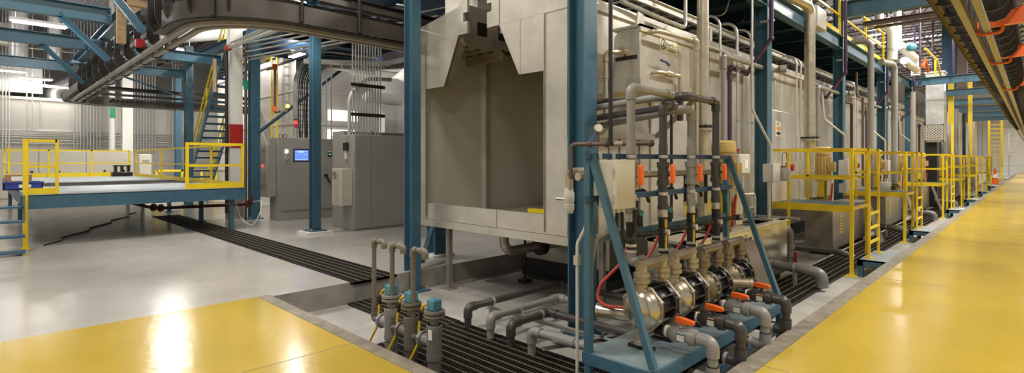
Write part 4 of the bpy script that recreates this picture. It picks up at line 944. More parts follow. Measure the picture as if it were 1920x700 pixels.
# red air hoses
for i,(y,l) in enumerate(zip(PY,['nearest red air hose looping down to the first pump','second red air hose, down to the second pump','third red air hose, down to the third pump','farthest red air hose, down to the fourth pump'])):
    pts=[(-2.52,y+.02,1.04),(-2.58,y-.02,.80),(-2.74,y-.12,.60),(-2.76,y-.16,.45),(-2.62,y-.14,.42),(-2.47,y-.1,.44)]
    if i: pts=[(-2.54,y+.06,1.06),(-2.60,y+.0,.85),(-2.68,y-.10,.66),(-2.60,y-.12,.52),(-2.46,y-.08,.50)]
    o=MB().tube(pts,.014,.12,9).build('air_hose',M['redhose']); tag(o,l,'hose','red air hoses of the pumps')
    MB().cyl(pts[-1],(pts[-1][0]+.05,pts[-1][1]+.01,pts[-1][2]),.012,8).build('fitting',M['tan'],o)

# ------------------------------------------------------------------ diaphragm pumps
def ngon(cx,cz,R_,n,ph=0): return [(cx+R_*cos(2*pi*k/n+ph),cz+R_*sin(2*pi*k/n+ph)) for k in range(n)]
def pump(y,label,octo,x=-2.30,z=.475):
    r=thing('diaphragm_pump',label,'pump',(x,y,.15),'diaphragm pumps on the blue stand')
    R_=.185 if octo else .165; mb=M['bronze'] if octo else M['bronze_dk']; n=8 if octo else 24
    for s in (-1,1):
        # flange ring and dome of each chamber
        a,b=y+s*.135,y+s*.155
        ch=MB().prism(ngon(x,z,R_*1.06,n,pi/8),min(a,b),max(a,b)).build('chamber_flange',mb,r)
        prof=[(0,R_*.92),(.02,R_*.90),(.05,R_*.78),(.075,R_*.56),(.09,R_*.3),(.094,.02)]
        MB().lathe((x,y+s*.155,z),(x,y+s*.25,z),prof,28).build('chamber_cap',M['dome'] if octo else mb,r)
        k=8 if octo else 12
        for q in range(k):
            th=2*pi*q/k+pi/8; cx,cz=x+R_*.97*cos(th),z+R_*.97*sin(th); MB().cyl((cx,y+s*.11,cz),(cx,y+s*.175,cz),.013,6).build('flange_bolt',M['tan'],ch)
        MB().prism(ngon(x,z,R_*1.05,n,pi/8),y+s*.132,y+s*.118).build('diaphragm_ring',M['black'],r)
    c=MB(); c.lathe((x,y-.12,z),(x,y+.12,z),[(0,R_*.98),(.03,R_*.93),(.035,R_*.72),(.09,R_*.62),(.15,R_*.62),(.205,R_*.72),(.21,R_*.93),(.24,R_*.98)],24)
    for q in range(10):
        th=2*pi*q/10; c.bar((x+R_*.62*cos(th),y,z+R_*.62*sin(th)),(x+R_*.93*cos(th),y,z+R_*.93*sin(th)),.012,.20,(0,1,0))
    c.build('centre_block',M['black'],r)
    # manifolds
    zt,zb=z+.36,z-.225; tn=6 if octo else 14
    top=MB().tube([(x,y-.205,zt),(x,y+.205,zt)],.046,0,tn).build('discharge_manifold',mb,r)
    for s in (-1,1):
        MB().tube([(x,y+s*.165,zt+.0),(x,y+s*.165,z+.05)],.050,0,8 if octo else 14).build('riser',mb,r)
        MB().lathe((x,y+s*.165,zt-.155),(x,y+s*.165,zt-.06),[(0,.05),(.01,.068),(.04,.068),(.045,.058),(.055,.058),(.06,.068),(.09,.068),(.095,.05)],14).build('clamp_band',mb,top)
        MB().tube([(x,y+s*.165,z-.05),(x,y+s*.165,zb)],.045,0,8 if octo else 14).build('riser',mb,r)
        MB().lathe((x,y+s*.165,zb-.06),(x,y+s*.165,zb+.04),[(0,.07),(.03,.07),(.035,.055),(.06,.06),(.095,.06)],14).build('clamp_band',mb,r)
        MB().box(x-.11,x+.11,y+s*.165-.035,y+s*.165+.035,.15,.175).build('foot',M['iron'],r)
    MB().tube([(x,y-.22,zb+.02),(x,y+.22,zb+.02)],.05,0,12).build('suction_manifold',mb,r)
    MB().tube([(x,y,zb+.03),(x+.12,y,zb+.03)],.045,0,12).build('inlet_stub',M['iron'],r)
    MB().tube([(x-.03,y,zt-.02),(x-.12,y,zt+.0)],.05,0,12).build('outlet_stub',M['galv'],r)
    return r
p1=pump(PY[0],'nearest bronze diaphragm pump with a big polished cap, behind the stand brace',True)
p2=pump(PY[1],'second bronze diaphragm pump with an octagonal polished cap',True)
p3=pump(PY[2],'third pump, darker bronze with a round cap and a stubby silencer',False,-2.30,.455)
p4=pump(PY[3],'fourth and farthest diaphragm pump, dark bronze with a round cap',False,-2.30,.455)
MB().lathe((-2.47,3.98,.36),(-2.78,3.86,.36),[(0,.06),(.06,.062),(.30,.062),(.32,.058)],18).lathe((-2.75,3.87,.36),(-2.80,3.85,.36),[(0,.066),(.02,.066)],18).build('silencer',M['dome'],p1)
MB().lathe((-2.20,5.30,.47),(-1.98,5.42,.47),[(0,.045),(.2,.045),(.205,.05),(.235,.05)],16).build('silencer',M['bronze'],p3)

# ------------------------------------------------------------------ suction lines with ball valves
sm=['pvc_lt','pvc_dk','pvc_lt','pvc_dk']; dpx=[-3.615,-3.92,-4.255,-4.72]; dpy=[3.93,3.94,3.96,4.03]
sl=['nearest suction pipe, light grey, with an orange-handled valve','second suction pipe, dark grey, with an orange-handled valve','third suction pipe, light grey, with an orange-handled valve','fourth suction pipe, dark grey, with an orange-handled valve']
for i,y in enumerate(PY):
    r=thing('suction_pipe',sl[i]+' on the pump stand','pipe',(-2.6,y,-.3),'suction pipes under the pump stand')
    mp=M[sm[i]]; zv=.285
    pvc('pipe',[(-2.19,y,zv),(-1.775,y,zv),(-1.775,y,-.02),(-1.93,y,-.02)],.040,mp,r)
    MB().cyl((-2.165,y,zv),(-2.150,y,zv),.047,16).build('white_seal',M['label_w'],r)
    v=MB().lathe((-2.115,y,zv),(-1.90,y,zv),[(0,.046),(.005,.066),(.06,.070),(.065,.056),(.15,.056),(.155,.070),(.205,.066),(.215,.046)],18).build('union_valve',mp,r)
    MB().box(-2.045,-1.985,y-.060,y-.052,zv-.035,zv+.03).build('valve_label',M['label_w'],v); MB().box(-2.045,-1.985,y-.0605,y-.0525,zv+.012,zv+.026).build('red_mark',M['red'] if i%2 else M['teal'],v)
    MB().cyl((-2.01,y,zv+.05),(-2.01,y,zv+.10),.016,10).build('valve_stem',mp,r)
    h=MB().prism([(-2.085,zv+.092),(-2.06,zv+.088),(-1.96,zv+.088),(-1.925,zv+.096),(-1.925,zv+.126),(-2.0,zv+.138),(-2.085,zv+.138)],y-.022,y+.022); h.build('valve_handle',M['orange'],r,bevel=.006)
    clamp((-1.95,y,-.02),(1,0,0),.045,r,M['rubber'],'hose_clamp'); clamp((-1.90,y,-.02),(1,0,0),.045,r,M['galv'],'hose_clamp')
    clamp((-1.775,y,.09),(0,0,1),.04,r,M['iron'],'band')
    MB().tube([(-1.95,y,-.02),(-2.35,y,-.03)],.046,0,12).build('flexible_hose',M['rubber'],r)
    pvc('drain_leg',[(-2.33,y,-.03),(dpx[i],y,-.03),(dpx[i],dpy[i],-.03),(dpx[i],dpy[i],-.262)] if i else [(-2.33,y,-.03),(-3.2,y-.05,-.03),(dpx[i],dpy[i],-.03),(dpx[i],dpy[i],-.262)],.042,mp,r)
    if i: clamp((dpx[i],4.42,-.03),(0,1,0),.043,r)
    else: clamp((-3.25,3.96,-.03),(1,0,0),.043,r)
m=MB().channel((-4.80,4.42,-.10),(-2.66,4.42,-.10),.042,.042,(0,0,1),.005); o=m.build('strut_channel',M['galv']); tag(o,'long galvanised strut channel under the grey suction pipes','strut')
MB().box(-4.76,-4.72,4.40,4.46,-.3,-.12).box(-2.8,-2.76,4.40,4.46,-.3,-.12).build('leg',M['galv'],o)
m=MB().channel((-3.36,3.80,-.10),(-3.02,4.62,-.10),.042,.042,(0,0,1),.005); o=m.build('strut_channel',M['galv']); tag(o,'short galvanised strut channel under the nearest suction pipe','strut')
MB().box(-3.08,-3.06,4.53,4.57,-.3,-.12).build('leg',M['galv'],o)

# ------------------------------------------------------------------ three probe valves in the pit corner
def probe(x,y,mb,mp,label):
    r=thing('standpipe_valve',label,'valve',(x,y,-.26),'standpipe valves in the pit corner')
    MB().tube([(x,y,-.262),(x,y,.20)],.062,0,18).build('standpipe',mb,r)
    MB().lathe((x,y,-.12),(x,y,.20),[(0,.070),(.0,.074),(.05,.074),(.05,.070),(.24,.070),(.24,.074),(.31,.074),(.32,.06)],18).build('tee',mb,r)
    MB().cyl((x,y,.19),(x,y,.30),.042,16).build('neck',mb,r)
    m=MB(); flange(m,(x,y,.285),(0,0,1),.098,.022,6,.075); m.build('flange',mb,r); m=MB(); flange(m,(x,y,.318),(0,0,1),.098,.022,6,.075); m.build('flange',mb,r)
    MB().box(x-.055,x+.05,y-.05,y+.05,.33,.43).build('probe_head',M['teal'],r,bevel=.012)
    MB().cyl((x-.055,y-.0,.37),(x-.10,y,.37),.020,10).build('cable_gland',M['galv'],r)
    MB().tube([(x-.10,y,.37),(x-.17,y-.01,.34),(x-.20,y-.02,.18),(x-.21,y-.03,-.02),(x-.30,y-.10,-.25)],.012,.12,8).build('cable',M['cable_y'],r)
    MB().tube([(x-.183,y-.012,.30),(x-.197,y-.018,.20)],.017,0,8).build('cable_sleeve',M['black'],r)
    MB().tube([(x-.03,y,.03),(x-.16,y,.03)],.058,0,16).build('branch',mb,r)
    MB().prism(ngon(y,.03,.078,8,pi/8),x-.19,x-.15,'x').build('union_nut',mb,r); MB().prism(ngon(y,.03,.06,8,pi/8),x-.215,x-.19,'x').build('union_nut',M['pvc'],r)
    pvc('vent_pipe',[(x-.20,y,.03),(x-.335,y,.01),(x-.335,y,.84),(x-.14,y,.85),(x-.14,y,.80)],.024,M['pvc_mid'],r,None,1.35)
    return r
probe(-3.89,2.92,M['pvc'],None,'nearest of three standpipe valves in the pit corner, with a paper tag')
probe(-4.27,2.93,M['pvc_mid'],None,'middle of three standpipe valves in the pit corner, browner than its neighbours')
probe(-4.65,2.95,M['pvc_lt'],None,'farthest left of three standpipe valves in the pit corner')
o=[q for q in bpy.data.objects if q.get('label','').endswith('with a paper tag')][0]
MB().box(-3.885,-3.83,2.845,2.852,.08,.17).build('paper_tag',M['label_w'],o)
# ------------------------------------------------------------------ process tanks beside the booth
def tank(y0,y1,label,mm,ztop=.70,open_=False,x0=-3.52,x1=-2.98):
    r=thing('process_tank',label,'tank',((x0+x1)/2,(y0+y1)/2,-.3),'process tanks along the booth')
    m=MB(); m.box(x0,x1,y0,y1,-.18,ztop-.04) if not open_ else (m.box(x0,x1,y0,y0+.02,-.18,ztop-.03),m.box(x0,x1,y1-.02,y1,-.18,ztop-.03),m.box(x1-.02,x1,y0,y1,-.18,ztop-.03),m.box(x0,x0+.02,y0,y1,-.18,ztop-.03),m.box(x0,x1,y0,y1,.3,.32))
    m.build('body',mm,r,bevel=.012)
    MB().box(x0+.08,x1-.08,y0+.1,y1-.1,-.3,-.18).build('plinth',M['iron'],r)
    if open_:
        MB().box(x1-.10,x1+.015,y0-.01,y1+.01,ztop-.03,ztop).box(x0-.01,x0+.10,y0-.01,y1+.01,ztop-.03,ztop).box(x0,x1,y1-.25,y1+.01,ztop-.03,ztop).box(x0,x1,y0-.01,y0+.9,ztop-.03,ztop).build('rim',M['ss'],r)
        for y in (7.2,7.9,8.6): MB().box(x0,x1,y-.02,y+.02,ztop-.05,ztop-.01).build('cross_bar',M['ss_dark'],r)
        MB().tube([(-3.45,9.2,ztop),(-3.45,9.2,ztop+.1),(-3.45,9.45,ztop+.1),(-3.45,9.45,ztop)],.01,.03,6).build('lift_handle',M['galv'],r)
        MB().prism([(8.75,ztop),(9.0,ztop),(8.95,ztop+.3),(8.78,ztop+.3)],-3.62,-3.58,'x').build('lid_flap',M['black'],r)
    else:
        MB().box(x0-.01,x1+.012,y0-.012,y1+.012,ztop-.04,ztop).build('lid',M['ss_dark'],r)
        MB().box(x1,x1+.004,y0+.55,y0+.75,.12,.50).build('warning_label',M['label_y'],r)
        m=MB()
        for k in range(5): m.box(x1+.004,x1+.006,y0+.58,y0+.72,.165+k*.065,.180+k*.065)
        m.build('label_print',M['iron'],r)
    return r
tank(6.0,9.62,'open polished stainless tank just beyond the pump stand, mirroring the yellow floor',M['ss_mirror'],.70,True)
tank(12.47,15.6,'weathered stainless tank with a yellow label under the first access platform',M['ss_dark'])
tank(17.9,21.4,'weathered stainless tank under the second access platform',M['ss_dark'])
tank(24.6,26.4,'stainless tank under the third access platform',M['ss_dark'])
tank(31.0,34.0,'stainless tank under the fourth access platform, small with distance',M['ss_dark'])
def overflow(y,label,x0=-2.98,zz=-.0):
    r=thing('overflow_pipe',label,'pipe',(-2.6,y,-.3),'overflow pipes of the process tanks')
    pvc('pipe',[(x0,y,.02),(-2.30,y,-.03),(-2.30,y,-.2)],.072,M['pvc'],r,None,1.2)
    clamp((-2.68,y,-.005),(1,0,0),.074,r); MB().box(-2.70,-2.66,y-.04,y+.04,-.3,-.08).build('support',M['galv'],r)
overflow(9.02,'fat grey overflow pipe from the open polished tank to the floor grating')
overflow(16.2,'grey overflow pipe beyond the tank with the yellow label'); overflow(21.6,'grey overflow pipe beyond the tank under the second access platform'); overflow(28.1,'grey overflow pipe beyond the tank under the third access platform')
r=thing('drain_pipe','grey drain pipe with a red valve handle between the first two tanks','pipe',(-3.1,9.95,-.3))
pvc('pipe',[(-3.2,9.62,.48),(-3.05,9.95,.48),(-3.05,9.95,-.15),(-2.6,11.9,-.15)][:3],.06,M['pvc'],r,None,1.2)
MB().lathe((-3.05,9.95,.02),(-3.05,9.95,.22),[(0,.062),(.0,.085),(.07,.085),(.07,.07),(.13,.07),(.13,.085),(.2,.085)],16).build('union_valve',M['pvc'],r)
MB().box(-2.97,-2.93,9.93,9.97,-.08,.10).build('valve_handle',M['red'],r)
pvc('lower_pipe',[(-3.75,11.95,-.12),(-2.75,11.95,-.12),(-2.5,11.98,-.2)],.05,M['pvc'],r,None,1.2)
for y in (10.5,):
    o=MB().tube([(-2.93,9.7,-.24),(-2.93,12.2,-.24),(-2.93,24,-.24)],.022,0,8); tag(o.build('floor_pipe',M['cream']),'pale pipe lying along the pit grating strip','pipe')
def board(y,label,x=-2.66,h=.86,w=.62,mm='board'):
    r=thing('leaning_board',label,'board',(x,y,-.3),'boards leaning on the tanks')
    m=MB(); m._add([(x,y,-.27),(x,y+w,-.27),(x-.29,y+w,-.3+h),(x-.29,y,-.3+h),(x-.02,y,-.275),(x-.02,y+w,-.275),(x-.31,y+w,-.305+h),(x-.31,y,-.305+h)],[(0,1,2,3),(7,6,5,4),(0,4,5,1),(1,5,6,2),(2,6,7,3),(3,7,4,0)])
    m.build('sheet',M[mm],r)
    for k in (.15,.42): MB().tube([(x-.295,y+k,-.31+h),(x-.29,y+k,-.25+h),(x-.29,y+k+.07,-.25+h),(x-.295,y+k+.07,-.31+h)],.006,.02,6).build('handle',M['galv'],r)
board(7.55,'grey-brown sheet with wire handles leaning on the open polished tank',-2.62,.84,.66)
board(6.95,'second grey-brown sheet leaning behind the first on the open polished tank',-2.66,.80,.5)
board(14.9,'pale grey sheet leaning on the tank with the yellow label',-2.60,.95,.6); board(20.3,'pale grey sheet leaning on the tank under the second access platform',-2.60,.95,.6); board(26.3,'pale grey sheet leaning on the tank under the third access platform',-2.60,.95,.6)
# vertical pumps with tan motors
def motor(y,label,x=-3.22):
    r=thing('vertical_pump',label,'pump',(x,y,.70),'vertical pumps on the tanks')
    MB().lathe((x,y,1.25),(x,y,1.98),[(0,.11),(.0,.165),(.04,.165),(.04,.135),(.56,.135),(.56,.165),(.60,.175),(.70,.165),(.73,.12)],20).build('motor_body',M['motor'],r)
    m=MB()
    for k in range(18):
        th=2*pi*k/18; m.bar((x+.145*cos(th),y+.145*sin(th),1.32),(x+.145*cos(th),y+.145*sin(th),1.76),.012,.03,(cos(th),sin(th),0))
    m.build('cooling_fins',M['motor'],r)
    MB().box(x+.12,x+.24,y-.09,y+.07,1.45,1.66).build('terminal_box',M['motor'],r,bevel=.008)
    for s_ in (-1,1): MB().box(x-.06,x+.06,y+s_*.11-.012,y+s_*.11+.012,.74,1.25).build('lantern_plate',M['label_y'],r)
    MB().cyl((x,y,.72),(x,y,1.25),.06,14).build('shaft_housing',M['iron'],r); MB().box(x-.22,x+.22,y-.25,y+.25,.70,.74).build('base_plate',M['ss_dark'],r)
    m=MB(); flange(m,(x+.02,y-.52,.86),(0,0,1),.14,.025,8); flange(m,(x+.02,y-.52,.92),(0,0,1),.14,.025,8); m.build('outlet_flange',M['iron'],r); MB().tube([(x+.02,y-.52,.84),(x+.02,y-.52,.75),(x+.02,y-.2,.75)],.065,.06,12).build('outlet',M['pipe_red'],r)
    MB().bar((x+.2,y-.2,.76),(x+.2,y-.05,1.2),.03,.03).build('red_lever',M['red'],r)
    MB().bar((x+.10,y+.30,.74),(x+.10,y+.34,1.3),.24,.012,(1,0,0)).build('splash_plate',M['ss'],r)
    return r
mp=motor(7.62,'tan motor of the vertical pump on the open polished tank')
for dy,l in [(5.03,'tan motor of the vertical pump behind the first yellow railing'),(10.3,'tan motor of the vertical pump behind the second yellow railing'),(13.3,'tan motor of the vertical pump just beyond the second yellow railing'),(18.6,'tan motor of the vertical pump behind the third yellow railing'),(24.6,'tan motor of the vertical pump behind the fourth yellow railing')]: dup(mp,(0,dy,0),l)
# risers with flanges
def riser(y,ztop,label,rr=.085,x=-3.18,elb=None,mm='pipe_ss',flz=2.15,z0=.94):
    r=thing('riser_pipe',label,'pipe',(x,y,z0),'riser pipes of the vertical pumps')
    pts=[(x,y,z0),(x,y,ztop)]
    if elb: pts.append((x+elb[0],y+elb[1],ztop+.0))
    MB().tube(pts,rr,.2,16).build('pipe',M[mm],r)
    if flz:
        m=MB(); flange(m,(x,y,flz),(0,0,1),rr*1.75,.022,8); m.build('flange',M['rubber'],r); m=MB(); flange(m,(x,y,flz-.045),(0,0,1),rr*1.75,.03,8); m.build('flange',M['pipe_ss'],r)
        MB().cyl((x,y,flz-.05),(x,y,flz-.24),rr*1.2,16,rr).build('reducer',M['pipe_ss'],r)
    return r
riser(6.86,7.0,'tall weathered steel riser with a black flange beside the skimmer tank',.075)
riser(11.86,4.82,'fat weathered steel riser bending over at the top, behind the first yellow railing',.10,-3.25,(-.1,-1.3))
riser(17.1,4.95,'grey riser with an elbow top beyond the second column',.078,-3.18,(-.6,-.2),'pvc_lt',None)
riser(20.6,4.75,'grey riser with an elbow top in front of the white roof ducts',.092,-3.2,(-.2,-.9),'pvc_lt',None)
riser(24.2,4.2,'grey riser left of the white duct with the lattice grille',.085,-3.2,None,'pvc_lt',None)
riser(33.6,4.6,'grey riser right of the lattice grille',.11,-3.2,None,'pvc_lt',None); riser(39.0,4.6,'grey riser far along the line before the wall ladder',.13,-3.2,None,'pvc_lt',None)
# pipes at the wall left of the skimmer tank
for x,y,mm,rr,z0,z1,l in [(-3.82,5.12,'pvc_lt',.032,2.3,4.2,'left grey riser between the wide column and the skimmer tank'),(-3.80,5.26,'pvc_lt',.034,2.35,4.2,'right grey riser between the wide column and the skimmer tank'),(-3.0,4.42,'iron',.022,1.84,4.4,'thin black vertical pipe in front of the skimmer tank'),(-3.5,6.6,'rubber',.02,.9,2.5,'thin dark pipe under the skimmer tank'),(-3.2,7.02,'iron',.015,2.4,5,'thin dark rod in front of the skimmer tank')]:
    o=MB().tube([(x,y,z0),(x,y,z1)],rr,0,10).build('pipe',M[mm]); tag(o,l,'pipe')
    if mm=='pvc_lt':
        for z in (2.66,3.6): clamp((x,y,z),(0,0,1),rr*1.1,o)
o=MB().tube([(-3.85,5.9,4.6),(-3.85,5.9,3.78),(-3.80,7.0,3.72),(-3.80,7.6,3.72),(-3.80,7.6,4.6)],.03,.08,8).build('conduit',M['galv']); tag(o,'grey conduit dropping and running along the top of the booth wall','conduit')
# long pipes along the wall
o=MB().tube([(-3.80,6.6,3.55),(-3.80,11.2,3.55),(-3.80,30,3.50)],.028,0,10).build('wall_pipe',M['tan']); tag(o,'long pale pipe clipped along the top of the booth wall','pipe')
for y in (7.0,9.4,11.4,13.5,15.2,18,20): MB().box(-3.95,-3.79,y-.03,y+.03,3.38,3.60).build('pipe_clip',M['ss_dark'],o)
def steam(y0,label):
    o=MB().tube([(-3.66,y0,1.3),(-3.66,y0,3.44),(-3.66,y0+2.2,3.44),(-3.45,y0+2.3,3.46)],.042,.07,10).build('wall_pipe',M['pvc_lt']); tag(o,label,'pipe','grey pipes rising along the booth wall')
    MB().lathe((-3.66,y0,3.2),(-3.66,y0,3.42),[(0,.045),(.0,.055),(.2,.055),(.21,.045)],12).build('coupling',M['pvc_lt'],o); MB().cyl((-3.52,y0+2.24,3.46),(-3.42,y0+2.3,3.46),.075,14).build('end_cap',M['pvc_lt'],o)
steam(8.66,'grey wall pipe with an arm in front of the column by the tan motor'); steam(14.0,'grey pipe with an arm in front of the column behind the first platform'); steam(19.4,'grey pipe with an arm beside the column behind the second platform')
for y,mm in ((8.85,.02),(9.57,.026),(10.22,.02)):
    o=MB().tube([(-4.3,y,4.18),(-3.80,y,4.18),(-3.78,y,1.9 if mm<.025 else 1.55)],mm,.22,9).build('conduit',M['galv']); tag(o,'steel conduit arching off the cable tray and down the booth wall','conduit','arched conduits left of the column by the tan motor')
    for z in (3.3,2.4): MB().box(-3.80,-3.76,y-.035,y+.035,z-.02,z+.02).build('strap',M['galv'],o)
for k,(y,l) in enumerate([(12.9,'first'),(13.2,'second'),(18.3,'third'),(18.6,'fourth')]):
    o=MB().tube([(-4.3,y,4.05),(-3.80,y,4.05),(-3.80,y,1.7)],.024,.2,8).build('conduit',M['galv']); tag(o,l+' arched conduit beyond the column by the tan motor','conduit','arched conduits beyond the column by the tan motor')
o=MB().tube([(-3.55,9.6,5),(-3.55,9.6,2.6),(-3.35,9.95,1.95),(-3.35,9.95,1.6)],.021,.12,9).build('conduit',M['galv']); tag(o,'offset steel conduit running down in front of the column to a grey box','conduit')
MB().tube([(-3.35,9.85,1.32),(-3.35,9.85,.62)],.03,0,9).build('lower_run',M['galv'],o)
r=thing('junction_box','light grey junction box on the conduit in front of the column by the tan motor','box',(-3.32,9.85,1.30))
MB().box(-3.40,-3.24,9.68,10.02,1.31,1.63).build('body',M['greybox'],r,bevel=.006); MB().box(-3.24,-3.22,9.67,10.03,1.30,1.64).build('cover',M['greybox'],r,bevel=.005); MB().box(-3.28,-3.1,10.1,10.2,1.32,1.56).build('side_box',M['galv'],r)
o=MB().box(-3.6,-3.1,9.7,9.8,.62,.68).box(-3.85,-2.9,9.95,10.0,.66,.70).build('strut_channel',M['galv']); tag(o,'short galvanised strut bracket below the light grey junction box','strut')
r=thing('junction_box','cream control box with a small red knob beside the tan motor','box',(-3.6,9.3,1.45))
MB().box(-3.72,-3.55,9.02,9.5,1.45,1.80).build('body',M['cream'],r,bevel=.008); MB().box(-3.55,-3.535,9.05,9.47,1.47,1.78).build('cover',M['cream'],r,bevel=.005); MB().box(-3.535,-3.53,9.24,9.36,1.55,1.70).build('label',M['label_w'],r)
MB().cyl((-3.6,9.12,1.80),(-3.6,9.12,1.86),.015,8).cyl((-3.6,9.12,1.86),(-3.6,9.12,1.89),.035,12).build('red_knob',M['red'],r); MB().tube([(-3.6,9.3,1.45),(-3.6,9.3,1.1),(-3.5,9.6,1.1),(-3.5,9.6,.72)],.022,.06,8).build('conduit',M['galv'],r)
MB().sphere((-3.45,8.7,1.32),.05,10,.6).build('orange_knob',M['orange'],r)
for k,(y,l) in enumerate([(15.0,'first'),(19.9,'second'),(25.4,'third'),(31.2,'fourth')]):
    r=thing('junction_box','light grey junction box in front of the '+l+' column beyond the tan motor','box',(-3.3,y,1.2),'junction boxes along the line')
    MB().box(-3.42,-3.22,y-.2,y+.2,1.25,1.70).build('body',M['greybox'],r,bevel=.008); MB().tube([(-3.32,y,1.7),(-3.32,y,2.3),(-3.7,y-.3,2.7),(-3.75,y-.3,3.4)],.026,.15,8).build('conduit',M['galv'],r); MB().box(-3.40,-3.24,y-.25,y-.05,.9,1.12).build('lower_box',M['greybox'],r)
for k,(x,y,z,l) in enumerate([(-3.4,11.2,1.55,'red emergency button on the wall panel at the first access platform'),(-3.4,16.6,1.55,'red emergency button at the second access platform')]):
    o=MB().box(x-.08,x-.02,y-.08,y+.08,z-.1,z+.1).build('stop_button',M['ss']); tag(o,l,'button'); MB().cyl((x-.02,y,z),(x+.05,y,z),.065,16).build('red_button',M['red'],o); MB().box(x-.5,x-.05,y+.02,y+.06,z-.03,z+.03).build('bracket',M['ss_dark'],o)
    MB().tube([(x-.05,y-.05,z+.08),(x-.05,y-.12,z+.3),(x-.05,y-.35,z+.28),(x-.05,y-.35,z-.1)],.007,.05,6).build('wire',M['black'],o)
# purple pipe drops
def purple(dy,label):
    y=10.27+dy; r=thing('purple_pipe',label,'pipe',(-3.45,y,1.9),'purple pipes along the line')
    MB().tube([(-3.45,y,8.3),(-3.45,y,3.94),(-3.88,y-.05,3.33),(-3.86,y-.87,3.34),(-3.86,y-.87,1.8)],.038,.06,12).build('pipe',M['purple'],r)
    for p in [(-3.45,y,3.94),(-3.88,y-.05,3.33),(-3.86,y-.87,3.34)]: MB().sphere(p,.05,10).build('fitting',M['purple'],r)
    MB().bar((-3.66,y+.045,4.28),(-3.42,y+.045,4.28),.05,.04).build('strut',M['galv'],r)
for dy,l in [(0,'nearest purple pipe, bending in front of the column by the tan motor'),(5.35,'second purple pipe, beside the column behind the first yellow railing'),(10.75,'third purple pipe, beyond the second yellow railing'),(16.2,'fourth purple pipe, left of the white duct with the lattice grille'),(21.6,'fifth purple pipe, right of the lattice grille')]: purple(dy,l)
for k,(x,y) in enumerate([(-2.9,23.5),(-2.2,26),(-1.9,31),(-1.6,36),(-1.5,41)]):
    o=MB().tube([(x,y,8.4),(x,y,5.0)],.035,0,8).build('purple_hanger_pipe',M['purple']); tag(o,'thin purple vertical pipe hanging from the roof over the blue cross beams','pipe','purple pipes hanging from the roof')

# ------------------------------------------------------------------ access platforms
def access(yp,label):
    X0,X1=-3.52,-2.24; z=.90; s=.055; zr=1.90; ye=yp+1.16
    r=thing('access_platform',label,'platform',(-2.8,yp+.5,-.3),'yellow access platforms along the line')
    MB().box(X0,X1,yp+.01,ye-.01,z-.03,z).build('tread_plate',M['blue_tread'],r)
    MB().box(X0,X1+.012,yp-.012,yp+.012,z-.11,z+.012).build('toe_plate',M['yellow'],r)
    MB().box(X0,X1+.012,ye-.012,ye+.012,z-.10,z-.0).build('back_edge',M['yellow'],r)
    MB().box(X1-.012,X1+.03,yp,ye,z-.07,z-.01).build('edge_bar',M['yellow'],r)
    for y,nm in ((yp,'near_railing'),(ye,'far_railing')):
        q=MB(); q.box(X1-s/2,X1+s/2,y-s/2,y+s/2,-.3,zr).box(X1-.09,X1+.09,y-.09,y+.09,-.3,-.285).build('post',M['yellow'],r)
        MB().box(-3.265,-3.22,y-.022,y+.022,-.3 if nm=='near_railing' else z,zr).build('post',M['yellow'],r)
        q=MB(); q.bar((X0,y,zr-.02),(X1,y,zr-.02),s*.9,s*.9,(0,0,1)).bar((X0,y,zr-.52),(X1,y,zr-.52),s*.8,s*.8); q.build(nm,M['yellow'],r)
    xl=X1+.20
    for y in (yp+.28,ye-.12):
        MB().bar((xl,y,0),(xl,y,zr),.05,.035).bar((xl,y,zr-.02),(X1,y,zr-.02),.05,.04).box(xl-.06,xl+.06,y-.05,y+.05,0,.012).build('ladder_rail',M['yellow'],r)
    for k in range(3): MB().bar((xl,yp+.28,.26+.25*k),(xl,ye-.12,.26+.25*k),.04,.04).build('ladder_rung',M['yellow'],r)
    for q0,q1,zz in ((yp,yp+.28,zr-.02),(ye-.12,ye,zr-.02),(yp,yp+.28,zr-.52)): MB().bar((X1,q0,zz),(X1,q1,zz),s*.85,s*.85).build('gate_rail',M['yellow'],r)
    return r
def step(yp,label):
    r=thing('blue_step',label,'step',(-1.95,yp+.7,-.3),'blue steps at the yellow aisle')
    xa,xb,ya,yb=-2.16,-1.755,yp+.0,yp+1.28
    MB().box(xa,xb,ya,yb,-.025,.0).build('tread',M['blue_deck'],r)
    MB().box(xa,xb,ya,ya+.02,-.11,-.0).box(xa,xb,yb-.02,yb,-.11,-.0).box(xa,xa+.02,ya,yb,-.11,-.0).build('apron',M['blue'],r)
    for x,y in [(xa+.04,ya+.04),(xa+.04,yb-.04)]: MB().box(x-.04,x+.04,y-.04,y+.04,-.3,-.025).build('leg',M['blue'],r)
y0s=[10.55,15.75,23.2,29.6,37.7,46.0]
al=['nearest yellow access platform with a ladder, beside the open polished tank','second yellow access platform, beside the tank with the yellow label','third yellow access platform, in front of the lattice grille','fourth yellow access platform, beyond the lattice grille','fifth yellow access platform, small with distance','farthest yellow access platform before the wall ladder']
for i,y0 in enumerate(y0s): access(y0,al[i]); step(y0+.02,'blue step at the ladder of the '+['nearest','second','third','fourth','fifth','farthest'][i]+' yellow access platform')
ladder(-2.25,57,0,4.9,.75,'x','yellow wall ladder at the far end of the yellow aisle',None,None,.33,.14)
ladder(-3.1,36.2,.9,5.2,.35,'y','yellow ladder rail rising by the fourth access platform',None,None,.3,.08)
ladder(-3.1,47.5,.9,5.0,.35,'y','yellow ladder rail rising far along the line, left of the wall ladder',None,None,.3,.12)
ladder(-1.2,72,0,4.4,1.3,'x','thin grey ladder against the far white wall',None,None,.45,.08,'galv')
r=thing('yellow_beam','thin yellow beam over the far wall ladder','beam',(-1.5,57,4.9)); MB().bar((-4.5,57,5.0),(1.5,57,5.0),.1,.1).build('bar',M['yellow'],r)
